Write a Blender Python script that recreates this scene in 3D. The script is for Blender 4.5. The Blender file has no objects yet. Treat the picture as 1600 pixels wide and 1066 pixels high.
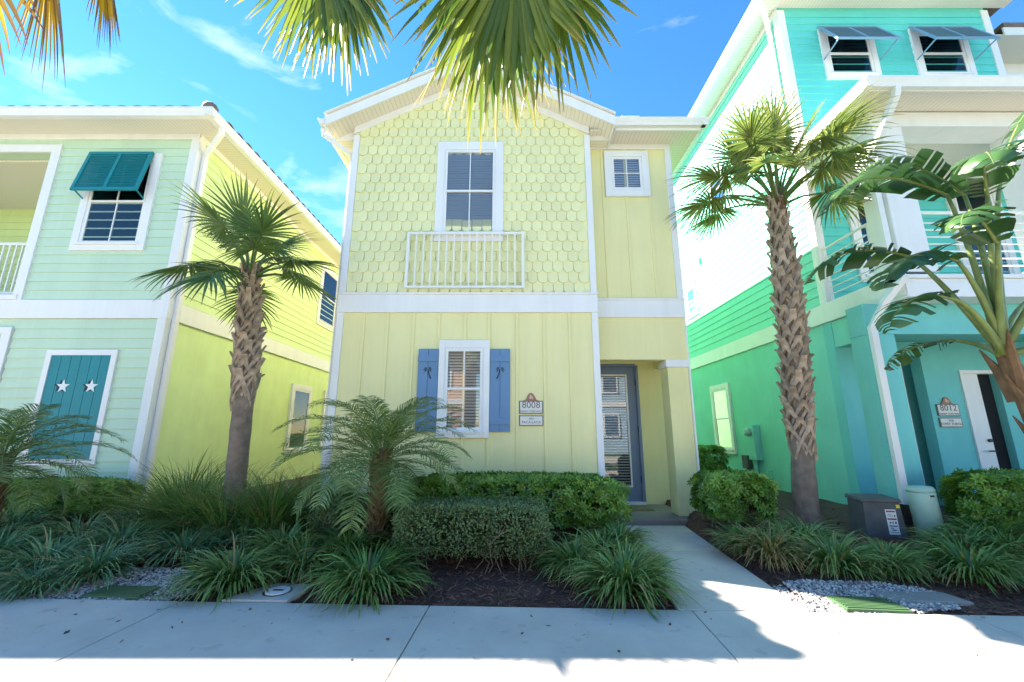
import bpy, math, random
from mathutils import Vector, Matrix, noise
random.seed(7)
S = bpy.context.scene
C = S.collection
R = math.radians
V = Vector

# ------------------------------------------------------------------ camera
cd = bpy.data.cameras.new('camera'); cam = bpy.data.objects.new('camera', cd); C.objects.link(cam)
cam.location = (0, 0, 1.35); cam.rotation_euler = (R(90 + 12.463), 0, 0)
cd.sensor_width = 36; cd.lens = 14.5575; cd.clip_start = 0.05; cd.clip_end = 3000
S.camera = cam
# ------------------------------------------------------------------ sky
SUN = V((-1.01, 0.494, 1.0)).normalized()          # towards the sun
EL = math.asin(SUN.z); ROT = math.atan2(SUN.x, SUN.y)
w = bpy.data.worlds.new('World'); S.world = w; w.use_nodes = True
nt = w.node_tree; nt.nodes.clear()
wo = nt.nodes.new('ShaderNodeOutputWorld'); bg = nt.nodes.new('ShaderNodeBackground')
sky = nt.nodes.new('ShaderNodeTexSky'); sky.sky_type = 'NISHITA'; sky.sun_disc = False
sky.sun_elevation = EL; sky.sun_rotation = ROT
sky.air_density = 1.0; sky.dust_density = 0.0; sky.ozone_density = 2.0; sky.altitude = 0
tc = nt.nodes.new('ShaderNodeTexCoord')
mp = nt.nodes.new('ShaderNodeMapping'); mp.inputs['Scale'].default_value = (1.0, 1.6, 3.4); mp.inputs['Rotation'].default_value = (0.3, 0.2, 0.5)
nz = nt.nodes.new('ShaderNodeTexNoise'); nz.inputs['Scale'].default_value = 2.3; nz.inputs['Detail'].default_value = 9; nz.inputs['Roughness'].default_value = 0.6; nz.inputs['Distortion'].default_value = 0.5
cr = nt.nodes.new('ShaderNodeValToRGB'); cr.color_ramp.elements[0].position = 0.57; cr.color_ramp.elements[1].position = 0.82
cr.color_ramp.elements[1].color = (0.62, 0.62, 0.62, 1)
hs = nt.nodes.new('ShaderNodeHueSaturation'); hs.inputs['Saturation'].default_value = 1.3; hs.inputs['Value'].default_value = 1.0
mx = nt.nodes.new('ShaderNodeMix'); mx.data_type = 'RGBA'
mx.inputs['B'].default_value = (5.0, 5.2, 5.5, 1)
L = nt.links.new
L(tc.outputs['Generated'], mp.inputs['Vector']); L(mp.outputs['Vector'], nz.inputs['Vector']); L(nz.outputs['Fac'], cr.inputs['Fac'])
L(sky.outputs['Color'], hs.inputs['Color']); L(hs.outputs['Color'], mx.inputs['A']); L(cr.outputs['Color'], mx.inputs['Factor'])
L(mx.outputs['Result'], bg.inputs['Color']); bg.inputs['Strength'].default_value = 0.066
L(bg.outputs['Background'], wo.inputs['Surface'])
# ------------------------------------------------------------------ sun
sl = bpy.data.lights.new('sun', 'SUN'); sl.energy = 5.0; sl.angle = R(0.53); sl.color = (1, 0.90, 0.76)
so = bpy.data.objects.new('sun', sl); C.objects.link(so); so.rotation_euler = (-SUN).to_track_quat('-Z', 'Y').to_euler(); so.location = SUN * 60
S.view_settings.view_transform = 'Standard'; S.view_settings.look = 'None'; S.view_settings.exposure = 2.55; S.view_settings.gamma = 1
S.render.engine = 'CYCLES'

# ------------------------------------------------------------------ materials
def nodes(name):
    m = bpy.data.materials.new(name); m.use_nodes = True
    return m, m.node_tree, m.node_tree.nodes['Principled BSDF']
def paint(name, rgb, rough=0.55, var=0.06, scale=3.0, bump=0.0, bscale=90.0, rnd=0.0, metal=0.0, spec=0.4):
    m, t, b = nodes(name); n = t.nodes
    b.inputs['Roughness'].default_value = rough; b.inputs['Metallic'].default_value = metal; b.inputs['Specular IOR Level'].default_value = spec
    co = n.new('ShaderNodeTexCoord')
    z = n.new('ShaderNodeTexNoise'); z.inputs['Scale'].default_value = scale; z.inputs['Detail'].default_value = 6
    t.links.new(co.outputs['Object'], z.inputs['Vector'])
    mr = n.new('ShaderNodeMapRange'); mr.inputs['From Min'].default_value = .3; mr.inputs['From Max'].default_value = .7
    mr.inputs['To Min'].default_value = 1 - var; mr.inputs['To Max'].default_value = 1 + var
    t.links.new(z.outputs['Fac'], mr.inputs['Value'])
    ms_ = n.new('ShaderNodeMapping'); ms_.inputs['Scale'].default_value = (3.2, 3.2, .35); t.links.new(co.outputs['Object'], ms_.inputs['Vector'])
    zs_ = n.new('ShaderNodeTexNoise'); zs_.inputs['Scale'].default_value = 1.7; zs_.inputs['Detail'].default_value = 7; zs_.inputs['Roughness'].default_value = .7
    t.links.new(ms_.outputs['Vector'], zs_.inputs['Vector'])
    m3 = n.new('ShaderNodeMapRange'); m3.inputs['From Min'].default_value = .35; m3.inputs['From Max'].default_value = .65; m3.inputs['To Min'].default_value = .965; m3.inputs['To Max'].default_value = 1.02
    t.links.new(zs_.outputs['Fac'], m3.inputs['Value'])
    mu0 = n.new('ShaderNodeMath'); mu0.operation = 'MULTIPLY'; t.links.new(mr.outputs['Result'], mu0.inputs[0]); t.links.new(m3.outputs['Result'], mu0.inputs[1])
    v = mu0.outputs[0]
    if rnd:
        oi = n.new('ShaderNodeObjectInfo'); m2 = n.new('ShaderNodeMapRange')
        m2.inputs['To Min'].default_value = 1 - rnd; m2.inputs['To Max'].default_value = 1 + rnd
        t.links.new(oi.outputs['Random'], m2.inputs['Value'])
        mu = n.new('ShaderNodeMath'); mu.operation = 'MULTIPLY'; t.links.new(v, mu.inputs[0]); t.links.new(m2.outputs['Result'], mu.inputs[1]); v = mu.outputs[0]
    vm = n.new('ShaderNodeVectorMath'); vm.operation = 'SCALE'; vm.inputs[0].default_value = rgb
    t.links.new(v, vm.inputs['Scale']); t.links.new(vm.outputs['Vector'], b.inputs['Base Color'])
    if bump:
        z2 = n.new('ShaderNodeTexNoise'); z2.inputs['Scale'].default_value = bscale; z2.inputs['Detail'].default_value = 4
        t.links.new(co.outputs['Object'], z2.inputs['Vector'])
        bp = n.new('ShaderNodeBump'); bp.inputs['Strength'].default_value = bump; bp.inputs['Distance'].default_value = 0.01
        t.links.new(z2.outputs['Fac'], bp.inputs['Height']); t.links.new(bp.outputs['Normal'], b.inputs['Normal'])
    return m
def ribbed(name, rgb, axis, period, rough=0.5):
    m, t, b = nodes(name); n = t.nodes
    b.inputs['Roughness'].default_value = rough
    co = n.new('ShaderNodeTexCoord'); wv = n.new('ShaderNodeTexWave'); wv.wave_type = 'BANDS'; wv.bands_direction = axis; wv.wave_profile = 'SAW'
    wv.inputs['Scale'].default_value = 0.314 / period
    t.links.new(co.outputs['Object'], wv.inputs['Vector'])
    cr_ = n.new('ShaderNodeValToRGB'); cr_.color_ramp.elements[0].position = .0; cr_.color_ramp.elements[1].position = .16
    cr_.color_ramp.elements[0].color = (*[c * .62 for c in rgb], 1); cr_.color_ramp.elements[1].color = (*rgb, 1)
    t.links.new(wv.outputs['Fac'], cr_.inputs['Fac']); t.links.new(cr_.outputs['Color'], b.inputs['Base Color'])
    bp = n.new('ShaderNodeBump'); bp.inputs['Strength'].default_value = 0.8; bp.inputs['Distance'].default_value = 0.02
    t.links.new(wv.outputs['Fac'], bp.inputs['Height']); t.links.new(bp.outputs['Normal'], b.inputs['Normal'])
    return m
def leafmat(name, c0, c1, rough=0.45, trans=0.3, tcol=None, tip=None, dead=None):
    """leaf colour runs c0..c1 by the per-leaf attribute 'rnd'; 'tip' colours the ends (attribute 'along')"""
    m, t, b = nodes(name); n = t.nodes
    at = n.new('ShaderNodeAttribute'); at.attribute_name = 'rnd'
    r = n.new('ShaderNodeValToRGB'); r.color_ramp.elements[0].color = (*c0, 1); r.color_ramp.elements[1].color = (*c1, 1)
    if dead:
        r.color_ramp.elements[1].position = dead - .03; e_ = r.color_ramp.elements.new(dead); e_.color = (.33, .25, .11, 1)
    t.links.new(at.outputs['Fac'], r.inputs['Fac']); col = r.outputs['Color']
    if tip:
        a2 = n.new('ShaderNodeAttribute'); a2.attribute_name = 'along'
        r2 = n.new('ShaderNodeValToRGB'); r2.color_ramp.elements[0].position = tip[1]; r2.color_ramp.elements[1].position = 1.0
        t.links.new(a2.outputs['Fac'], r2.inputs['Fac'])
        mi = n.new('ShaderNodeMix'); mi.data_type = 'RGBA'; mi.inputs['B'].default_value = (*tip[0], 1)
        t.links.new(r2.outputs['Color'], mi.inputs['Factor']); t.links.new(col, mi.inputs['A']); col = mi.outputs['Result']
    t.links.new(col, b.inputs['Base Color']); b.inputs['Roughness'].default_value = rough
    tr = n.new('ShaderNodeBsdfTranslucent')
    if tcol: tr.inputs['Color'].default_value = (*tcol, 1)
    else: t.links.new(col, tr.inputs['Color'])
    ms = n.new('ShaderNodeMixShader'); ms.inputs['Fac'].default_value = trans
    t.links.new(b.outputs['BSDF'], ms.inputs[1]); t.links.new(tr.outputs['BSDF'], ms.inputs[2])
    t.links.new(ms.outputs['Shader'], n['Material Output'].inputs['Surface'])
    return m
def glassmat(name, tint=(1, 1, 1)):
    m, t, b = nodes(name); n = t.nodes
    n.remove(b)
    tr = n.new('ShaderNodeBsdfTransparent'); tr.inputs['Color'].default_value = (*tint, 1)
    gl = n.new('ShaderNodeBsdfGlossy'); gl.inputs['Roughness'].default_value = 0.01
    fr = n.new('ShaderNodeFresnel'); fr.inputs['IOR'].default_value = 1.5
    ad = n.new('ShaderNodeMath'); ad.operation = 'ADD'; ad.inputs[1].default_value = 0.04
    t.links.new(fr.outputs['Fac'], ad.inputs[0])
    ms = n.new('ShaderNodeMixShader'); t.links.new(ad.outputs[0], ms.inputs['Fac'])
    t.links.new(tr.outputs['BSDF'], ms.inputs[1]); t.links.new(gl.outputs['BSDF'], ms.inputs[2])
    t.links.new(ms.outputs['Shader'], n['Material Output'].inputs['Surface'])
    return m
def concrete(name, rgb):
    m, t, b = nodes(name); n = t.nodes; lk = t.links.new
    co = n.new('ShaderNodeTexCoord')
    a = n.new('ShaderNodeTexNoise'); a.inputs['Scale'].default_value = 1.3; a.inputs['Detail'].default_value = 8; a.inputs['Roughness'].default_value = .65
    c = n.new('ShaderNodeTexNoise'); c.inputs['Scale'].default_value = 160; c.inputs['Detail'].default_value = 3
    v = n.new('ShaderNodeTexNoise'); v.inputs['Scale'].default_value = 6.5; v.inputs['Detail'].default_value = 3
    geo = n.new('ShaderNodeNewGeometry')
    for q in (a, c, v): lk(geo.outputs['Position'], q.inputs['Vector'])
    r1 = n.new('ShaderNodeMapRange'); r1.inputs['From Min'].default_value = .3; r1.inputs['From Max'].default_value = .7; r1.inputs['To Min'].default_value = .84; r1.inputs['To Max'].default_value = 1.10
    lk(a.outputs['Fac'], r1.inputs['Value'])
    r2 = n.new('ShaderNodeMapRange'); r2.inputs['From Min'].default_value = .3; r2.inputs['From Max'].default_value = .7; r2.inputs['To Min'].default_value = .93; r2.inputs['To Max'].default_value = 1.07
    lk(c.outputs['Fac'], r2.inputs['Value'])
    r3 = n.new('ShaderNodeMapRange'); r3.inputs['From Min'].default_value = .635; r3.inputs['From Max'].default_value = .68; r3.inputs['To Min'].default_value = 1; r3.inputs['To Max'].default_value = .84
    lk(v.outputs['Fac'], r3.inputs['Value'])
    m1 = n.new('ShaderNodeMath'); m1.operation = 'MULTIPLY'; lk(r1.outputs[0], m1.inputs[0]); lk(r2.outputs[0], m1.inputs[1])
    m2 = n.new('ShaderNodeMath'); m2.operation = 'MULTIPLY'; lk(m1.outputs[0], m2.inputs[0]); lk(r3.outputs[0], m2.inputs[1])
    vm = n.new('ShaderNodeVectorMath'); vm.operation = 'SCALE'; vm.inputs[0].default_value = rgb
    lk(m2.outputs[0], vm.inputs['Scale']); lk(vm.outputs['Vector'], b.inputs['Base Color'])
    b.inputs['Roughness'].default_value = .85
    bp = n.new('ShaderNodeBump'); bp.inputs['Strength'].default_value = .25; bp.inputs['Distance'].default_value = .004
    lk(c.outputs['Fac'], bp.inputs['Height']); lk(bp.outputs['Normal'], b.inputs['Normal'])
    return m

M = {}
M['trim'] = paint('white_trim', (.80, .80, .80), .45, .025, 2.0, .03, 60)
M['yellow'] = paint('yellow_paint', (.81, .76, .40), .6, .03, 1.5, .05, 70)
M['yellow_sh'] = paint('yellow_shingle_paint', (.81, .79, .44), .6, .03, 6, .06, 60, rnd=.045)
M['yellow_st'] = paint('yellow_stucco', (.81, .75, .38), .8, .04, 2, .35, 120)
M['mint'] = paint('mint_siding', (.53, .69, .52), .55, .03, 2, .05, 60, rnd=.02)
M['lime'] = paint('lime_siding', (.66, .79, .38), .55, .03, 2, .05, 60, rnd=.02)  # mint siding with yellow bounce light put into its colour
M['lime_st'] = paint('lime_stucco', (.70, .85, .42), .8, .05, 2, .35, 120)  # mint house stucco, the same yellow bounce painted in
M['aqua'] = paint('aqua_siding', (.12, .62, .56), .55, .03, 2, .05, 60, rnd=.02)
M['aqua_side'] = paint('aqua_side_siding', (.24, .72, .56), .55, .03, 2, .05, 60, rnd=.02)  # front siding's aqua made paler for the sun on the side wall
M['sea_st'] = paint('sea_green_stucco', (.24, .66, .57), .8, .05, 2, .4, 110)  # greener, lighter copy of the porch stucco, bounced light painted in
M['teal_st'] = paint('teal_stucco', (.18, .58, .57), .8, .05, 2, .4, 110)  # bluer, darker copy of the side stucco, sky-tinted shade painted in
M['soffit'] = ribbed('soffit_panel', (.80, .75, .66), 'X', .07)
M['soffit_y'] = ribbed('soffit_panel_side', (.80, .75, .66), 'Y', .07)
M['soffit_g'] = ribbed('soffit_panel_pale', (.74, .78, .70), 'Y', .07)
M['tile'] = paint('roof_tile', (.16, .12, .10), .7, .2, 8, .2, 40, rnd=.2)
M['blue'] = paint('blue_shutter', (.13, .25, .43), .5, .04, 4, .06, 60)
M['bluedoor'] = paint('slate_blue_door', (.17, .23, .36), .4, .03, 3)
M['tealsh'] = paint('teal_shutter', (.005, .22, .26), .5, .05, 4, .05, 60, rnd=.03)
M['steel'] = paint('steel_blue_shutter', (.16, .32, .45), .45, .04, 4)
M['tealpoly'] = paint('smoky_panel', (.10, .17, .26), .25, .04, 4)
M['glass'] = glassmat('window_glass')
M['blind'] = paint('blind_slats', (.50, .52, .54), .5, .03, 4)
M['blindw'] = paint('white_blind', (.7, .7, .66), .5, .03, 4)
M['bluecurtain'] = paint('blue_curtain', (.05, .16, .45), .7, .1, 9)
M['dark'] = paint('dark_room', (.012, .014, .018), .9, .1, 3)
M['cutout'] = paint('shutter_cutout', (.02, .03, .045), .8, .1, 3)
M['iron'] = paint('dark_hardware', (.02, .02, .022), .4, .05, 5)
M['rail'] = paint('white_rail', (.80, .80, .76), .35, .02, 4)
M['signw'] = paint('sign_face', (.72, .71, .68), .5, .03, 9)
M['signf'] = paint('sign_frame', (.16, .16, .14), .5, .05, 9)
M['signr'] = paint('sign_crest', (.36, .17, .12), .6, .1, 30)
M['signt'] = paint('sign_letters', (.17, .13, .12), .6, .05, 9)
M['cream'] = paint('sign_emblem', (.66, .48, .34), .6, .1, 40)
M['concrete'] = concrete('concrete', (.52, .48, .43))
M['concrete_d'] = concrete('grey_concrete', (.24, .235, .225))
M['porch'] = concrete('porch_concrete', (.25, .22, .19))
M['asphalt'] = paint('light_paver_road', (.40, .37, .33), .9, .15, 4, .4, 200)  # unseen road, made pale to bounce warm fill onto the facades
M['soil'] = paint('soil', (.05, .035, .026), .95, .35, 14, .8, 60)
M['mulch'] = paint('mulch', (.095, .046, .034), .95, .45, 25, 1.0, 70)
M['chips'] = leafmat('mulch_chip', (.045, .022, .016), (.22, .11, .075), .9, 0.0)
M['stone'] = leafmat('gravel_stone', (.14, .14, .15), (.55, .54, .52), .8, 0.0)
M['gravelbase'] = paint('gravel_base', (.16, .16, .165), .9, .3, 30, .8, 60)
M['lawn'] = paint('lawn', (.05, .09, .025), .9, .3, 6, .8, 90)
M['trunk'] = paint('palm_trunk_bark', (.20, .155, .12), .9, .28, 9, .9, 45)
M['boot'] = paint('palm_boot', (.34, .26, .19), .85, .28, 11, .6, 60, rnd=.3)
M['fibre'] = paint('palm_fibre', (.22, .12, .06), .95, .4, 40, 1.0, 90)
M['frond'] = leafmat('sabal_leaf', (.06, .13, .035), (.14, .23, .055), .42, .28, tip=((.22, .17, .06), .80))
M['frondsun'] = leafmat('sabal_leaf_sunny', (.07, .14, .025), (.24, .29, .07), .42, .38, tip=((.36, .28, .10), .72))
M['frondover'] = leafmat('sabal_leaf_old', (.05, .12, .02), (.21, .27, .035), .42, .40, tip=((.42, .32, .08), .80))
M['frondgold'] = leafmat('sabal_leaf_golden', (.16, .11, .03), (.62, .40, .02), .45, .5, tip=((.20, .09, .06), .60))
M['petiole'] = paint('green_petiole', (.14, .22, .05), .45, .15, 8)
M['datel'] = leafmat('date_palm_leaf', (.065, .135, .035), (.19, .29, .08), .38, .25)
M['datelh'] = paint('date_palm_trunk', (.12, .085, .04), .95, .4, 20, 1.0, 40)
M['lir'] = leafmat('strap_grass', (.05, .14, .03), (.21, .36, .09), .38, .22, tip=((.28, .25, .10), .86), dead=.94)
M['lirblue'] = leafmat('blue_green_grass', (.05, .15, .06), (.20, .37, .17), .4, .2, tip=((.24, .26, .13), .88), dead=.94)
M['lirbrown'] = leafmat('browned_grass', (.16, .15, .04), (.42, .32, .12), .5, .3, tip=((.42, .30, .14), .6))
M['tall'] = leafmat('tall_grass', (.05, .14, .03), (.19, .34, .07), .4, .25, tip=((.25, .22, .07), .85), dead=.94)
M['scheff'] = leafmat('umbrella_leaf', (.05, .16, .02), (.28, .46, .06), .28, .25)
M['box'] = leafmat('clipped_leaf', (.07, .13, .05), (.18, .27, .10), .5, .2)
M['twig'] = paint('twig', (.17, .125, .085), .9, .2, 20)
M['bop'] = leafmat('paradise_leaf', (.025, .075, .022), (.065, .145, .040), .30, .22)
M['bopst'] = paint('paradise_stalk', (.16, .21, .06), .4, .25, 5)
M['bopold'] = paint('paradise_old_stalk', (.17, .095, .05), .7, .35, 9, .5, 30)
M['transf'] = paint('dark_grey_cabinet', (.085, .085, .085), .6, .2, 6, .2, 50)
M['pedestal'] = paint('pale_green_plastic', (.36, .55, .47), .5, .05, 4)
M['greenlid'] = paint('green_plastic_lid', (.055, .115, .05), .5, .08, 10)
M['brownbox'] = paint('brown_resin', (.045, .032, .026), .6, .1, 5)
M['mat'] = paint('coir_mat', (.25, .19, .11), .95, .3, 30, .8, 120)
M['red'] = paint('red_print', (.40, .04, .03), .5, .02, 5)
M['black'] = paint('black_print', (.02, .02, .02), .5, .02, 5)
M['yel'] = paint('yellow_print', (.75, .60, .05), .5, .02, 5)

# ------------------------------------------------------------------ mesh helpers
class MB:
    def __init__(s): s.v = []; s.f = []; s.r = []; s.a = []; s.has = False
    def add(s, vs, fs, r=None, al=None):
        o = len(s.v); s.v += [tuple(p) for p in vs]; s.f += [tuple(i + o for i in f) for f in fs]
        if r is not None: s.has = True
        s.r += [r if r is not None else .5] * len(vs)
        s.a += list(al) if al is not None else [0.] * len(vs)
        return s
    def box(s, x0, x1, y0, y1, z0, z1):
        if x0 > x1: x0, x1 = x1, x0
        if y0 > y1: y0, y1 = y1, y0
        if z0 > z1: z0, z1 = z1, z0
        return s.add([(x0, y0, z0), (x1, y0, z0), (x1, y1, z0), (x0, y1, z0), (x0, y0, z1), (x1, y0, z1), (x1, y1, z1), (x0, y1, z1)],
                     [(0, 3, 2, 1), (4, 5, 6, 7), (0, 1, 5, 4), (1, 2, 6, 5), (2, 3, 7, 6), (3, 0, 4, 7)])
    def hexa(s, p):        # 8 points, ordered as in box
        return s.add(p, [(0, 3, 2, 1), (4, 5, 6, 7), (0, 1, 5, 4), (1, 2, 6, 5), (2, 3, 7, 6), (3, 0, 4, 7)])
    def prism(s, poly, f0, f1):      # poly of (a, b); f0, f1 map (a, b) -> point on either end
        n = len(poly); vs = [f0(*p) for p in poly] + [f1(*p) for p in poly]
        return s.add(vs, [tuple(range(n))[::-1], tuple(range(n, 2 * n))] + [(i, (i + 1) % n, n + (i + 1) % n, n + i) for i in range(n)])
    def tube(s, path, rad, k=8, caps=True, flat=1.0, r=None):
        path = [V(p) for p in path]; n = len(path); rad = rad if isinstance(rad, (list, tuple)) else [rad] * n
        vs = []; u = None
        for i, p in enumerate(path):
            d = (path[min(i + 1, n - 1)] - path[max(i - 1, 0)]).normalized()
            if u is None: u = d.cross(V((0, 0, 1)) if abs(d.z) < .9 else V((1, 0, 0))).normalized()
            else:
                u = u - d * u.dot(d); u.normalize()
            q = d.cross(u)
            for j in range(k):
                a = 2 * math.pi * (j + .5) / k
                vs.append(p + (u * math.cos(a) + q * math.sin(a) * flat) * rad[i])
        fs = [(i * k + j, i * k + (j + 1) % k, (i + 1) * k + (j + 1) % k, (i + 1) * k + j) for i in range(n - 1) for j in range(k)]
        if caps: fs += [tuple(range(k))[::-1], tuple(range((n - 1) * k, n * k))]
        al = [i / (n - 1) for i in range(n) for j in range(k)]
        return s.add(vs, fs, r, al)
    def mesh(s, name, mat, smooth=False):
        me = bpy.data.meshes.new(name); me.from_pydata(s.v, [], s.f)
        if s.has:
            for nm, dat in (('rnd', s.r), ('along', s.a)):
                at = me.attributes.new(nm, 'FLOAT', 'POINT'); at.data.foreach_set('value', dat)
        me.materials.append(M[mat] if isinstance(mat, str) else mat)
        if smooth: me.polygons.foreach_set('use_smooth', [True] * len(me.polygons))
        me.update(); return me
def link(name, me, parent=None, loc=None, rot=None, scale=None, bev=0):
    o = bpy.data.objects.new(name, me); C.objects.link(o)
    if parent is not None: o.parent = parent
    if loc is not None: o.location = loc
    elif parent is not None and parent.type == 'EMPTY' and parent.get('_w'): o.location = -parent.location
    if rot is not None: o.rotation_euler = rot
    if scale is not None: o.scale = scale if hasattr(scale, '__len__') else (scale,) * 3
    if bev:
        b = o.modifiers.new('bevel', 'BEVEL'); b.width = bev; b.segments = 2; b.limit_method = 'ANGLE'
    return o
def part(name, mb, mat, parent, smooth=False, bev=0): return link(name, mb.mesh(name, mat, smooth), parent, bev=bev)
def tag(o, label, cat, group=None, kind=None):
    if label: o['label'] = label
    if cat: o['category'] = cat
    if group: o['group'] = group
    if kind: o['kind'] = kind
    return o
def thing(name, label, cat, loc, group=None, local=False):
    o = bpy.data.objects.new(name, None); C.objects.link(o); o.location = loc; o.empty_display_size = .2
    if not local: o['_w'] = 1
    return tag(o, label, cat, group)
def struct(name, mb, mat, smooth=False): 
    o = part(name, mb, mat, None, smooth); o['kind'] = 'structure'; return o
def box(*a): return MB().box(*a)

# wall frames: map (a along, b up, n outwards) to a world point
def front(y): return lambda a, b, n: (a, y - n, b)
def rside(x): return lambda a, b, n: (x + n, a, b)          # faces +X
def lside(x): return lambda a, b, n: (x - n, a, b)          # faces -X
def wbox(mb, W, a0, a1, b0, b1, n0, n1):
    p = [W(a, b, n) for b in (b0, b1) for (a, n) in ((a0, n1), (a1, n1), (a1, n0), (a0, n0))]
    return mb.hexa(p)
def WB(W, *a): return wbox(MB(), W, *a)

def lap(parent, W, a0, a1, b0, b1, mat, step=.17, name='siding_board'):
    """each board a wedge of its own, thick at its lower edge"""
    n = max(1, round((b1 - b0) / step)); st = (b1 - b0) / n
    m = MB()
    # the long wedge, then placed row by row
    p = []
    for (b, no, ni) in ((0, .030, .002), (st + .004, .012, .002)):
        p += [W(a0, b, no), W(a1, b, no), W(a1, b, ni), W(a0, b, ni)]
    m.hexa(p); me = m.mesh(name, mat)
    for i in range(n):
        o = link(name, me, parent)
        o.location = V(o.location) + V((0, 0, b0 + i * st))
def glazing(win, W, a0, a1, b0, b1, n, grid=(2, 1), blinds='blind', open_from=0.0):
    """one sash: rails, muntin, a pane, a blind behind"""
    f = .035; m = MB()
    wbox(m, W, a0, a1, b0, b0 + f, n - .012, n + .015); wbox(m, W, a0, a1, b1 - f, b1, n - .012, n + .015)
    wbox(m, W, a0, a0 + f, b0 + f, b1 - f, n - .012, n + .015); wbox(m, W, a1 - f, a1, b0 + f, b1 - f, n - .012, n + .015)
    for i in range(1, grid[0]):
        a = a0 + (a1 - a0) * i / grid[0]; wbox(m, W, a - .009, a + .009, b0 + f, b1 - f, n - .006, n + .010)
    for i in range(1, grid[1]):
        b = b0 + (b1 - b0) * i / grid[1]; wbox(m, W, a0 + f, a1 - f, b - .009, b + .009, n - .005, n + .008)
    part('sash', m, 'trim', win)
    part('pane', WB(W, a0 + f, a1 - f, b0 + f, b1 - f, n - .0025, n + .0005), 'glass', win)
def window(parent, W, a0, a1, b0, b1, t=.10, td=.05, hung=True, grid=(2, 1), blinds='blind', sill=True, bfrac=1.0, head=0.03):
    """trim proud of the wall, sashes set back in it; a0..b1 is the outside of the trim"""
    m = MB(); hd = t + head
    wbox(m, W, a0, a0 + t, b0, b1, 0, td); wbox(m, W, a1 - t, a1, b0, b1, 0, td)
    wbox(m, W, a0 + t, a1 - t, b1 - hd, b1, 0, td + .002); wbox(m, W, a0 + t, a1 - t, b0, b0 + t, 0, td + .002)
    i0, i1, j0, j1 = a0 + t, a1 - t, b0 + t, b1 - hd
    # reveal liner
    wbox(m, W, i0, i0 + .02, j0, j1, 0, td - .012); wbox(m, W, i1 - .02, i1, j0, j1, 0, td - .012)
    wbox(m, W, i0 + .02, i1 - .02, j1 - .02, j1, 0, td - .010); wbox(m, W, i0 + .02, i1 - .02, j0, j0 + .025, 0, td - .008)
    win = part('window', m, 'trim', parent, bev=.003)
    if sill: part('sill', WB(W, i0 - .03, i1 + .03, j0 - .025, j0 + .012, td, td + .03), 'trim', win)
    i0 += .02; i1 -= .02; j0 += .025; j1 -= .02
    if hung:
        mid = (j0 + j1) / 2
        glazing(win, W, i0, i1, mid - .018, j1, td - .017, grid, blinds)
        glazing(win, W, i0, i1, j0, mid + .018, td - .030, grid, blinds)
    else: glazing(win, W, i0, i1, j0, j1, td - .020, grid, blinds)
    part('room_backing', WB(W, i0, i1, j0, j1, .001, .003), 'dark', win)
    if blinds:
        m = MB(); n = int((j1 - j0) * bfrac / .048)
        for k in range(n):
            b = j1 - .03 - k * .048
            p = [W(i0 + .03, b - .019, .013), W(i1 - .03, b - .019, .013), W(i1 - .03, b - .017, .004), W(i0 + .03, b - .017, .004),
                 W(i0 + .03, b + .015, .012), W(i1 - .03, b + .015, .012), W(i1 - .03, b + .017, .004), W(i0 + .03, b + .017, .004)]
            m.hexa(p)
        part('blind', m, blinds, win)
    return win
def downspout(parent, pts, r=.048, mat='trim', name='downspout'):
    return part(name, MB().tube(pts, r, 4, flat=1.0), mat, parent)
def gutter(parent, p0, p1, out, name='gutter', h=.13, d=.12):
    """K-style profile swept from p0 to p1; 'out' points away from the house"""
    p0, p1, o = V(p0), V(p1), V(out)
    prof = [(0, 0), (d * .62, 0), (d * .72, h * .35), (d, h * .72), (d, h), (d - .012, h), (d - .012, h * .8), (.01, h * .8), (0, h)]
    f = lambda P: (lambda a, b: P + o * a + V((0, 0, b)))
    return part(name, MB().prism(prof, f(p0), f(p1)), 'trim', parent)

def text_mesh(s, size, mat, name='lettering'):
    cu = bpy.data.curves.new(name, 'FONT'); cu.body = s; cu.size = size; cu.extrude = .0015; cu.align_x = 'CENTER'; cu.resolution_u = 3
    o = bpy.data.objects.new(name, cu); C.objects.link(o)
    dg = bpy.context.evaluated_depsgraph_get(); me = bpy.data.meshes.new_from_object(o.evaluated_get(dg))
    bpy.data.objects.remove(o); me.materials.clear(); me.materials.append(M[mat]); return me

# ------------------------------------------------------------------ the ground
def edge(x): return 3.662 - .0426 * x                # sidewalk's house-side edge
WALK = [(1.30, 3.60), (2.275, 3.57), (2.56, 6.60), (1.58, 6.60)]
def in_walk(x, y, g=0.0):
    t = (y - 3.58) / 3.02; l = 1.30 + .28 * t; r = 2.275 + .285 * t
    return l - g < x < r + g and y > 3.5
def bedz(x, y):
    e = y - edge(x)
    z = -.035 + .10 * min(1, max(0, e) / 1.6) + .05 * min(1, max(0, (e - 1.5) / 2.2))
    if x > 2.3: z += .05 * min(1, max(0, (e - 1.0) / 1.5))
    if in_walk(x, y, .12): z = min(z, -.03)
    return z + .018 * noise.noise(V((x * 2.3, y * 2.3, 0)))
struct('ground', MB().add([(-400, -400, -.16), (400, -400, -.16), (400, 600, -.16), (-400, 600, -.16)], [(0, 1, 2, 3)]), 'lawn')
m = MB(); nx, ny = 220, 130; x0, x1 = -14., 13.
for j in range(ny + 1):
    for i in range(nx + 1):
        x = x0 + (x1 - x0) * i / nx; f = (j / ny) ** 1.8; y = edge(x) - .03 + f * 17
        m.v.append((x, y, bedz(x, y) if j else bedz(x, y) - .05)); m.r.append(.5); m.a.append(0)
for j in range(ny):
    for i in range(nx):
        a = j * (nx + 1) + i; m.f.append((a, a + 1, a + nx + 2, a + nx + 1))
struct('mulch_bed', m, 'mulch', True)
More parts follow.
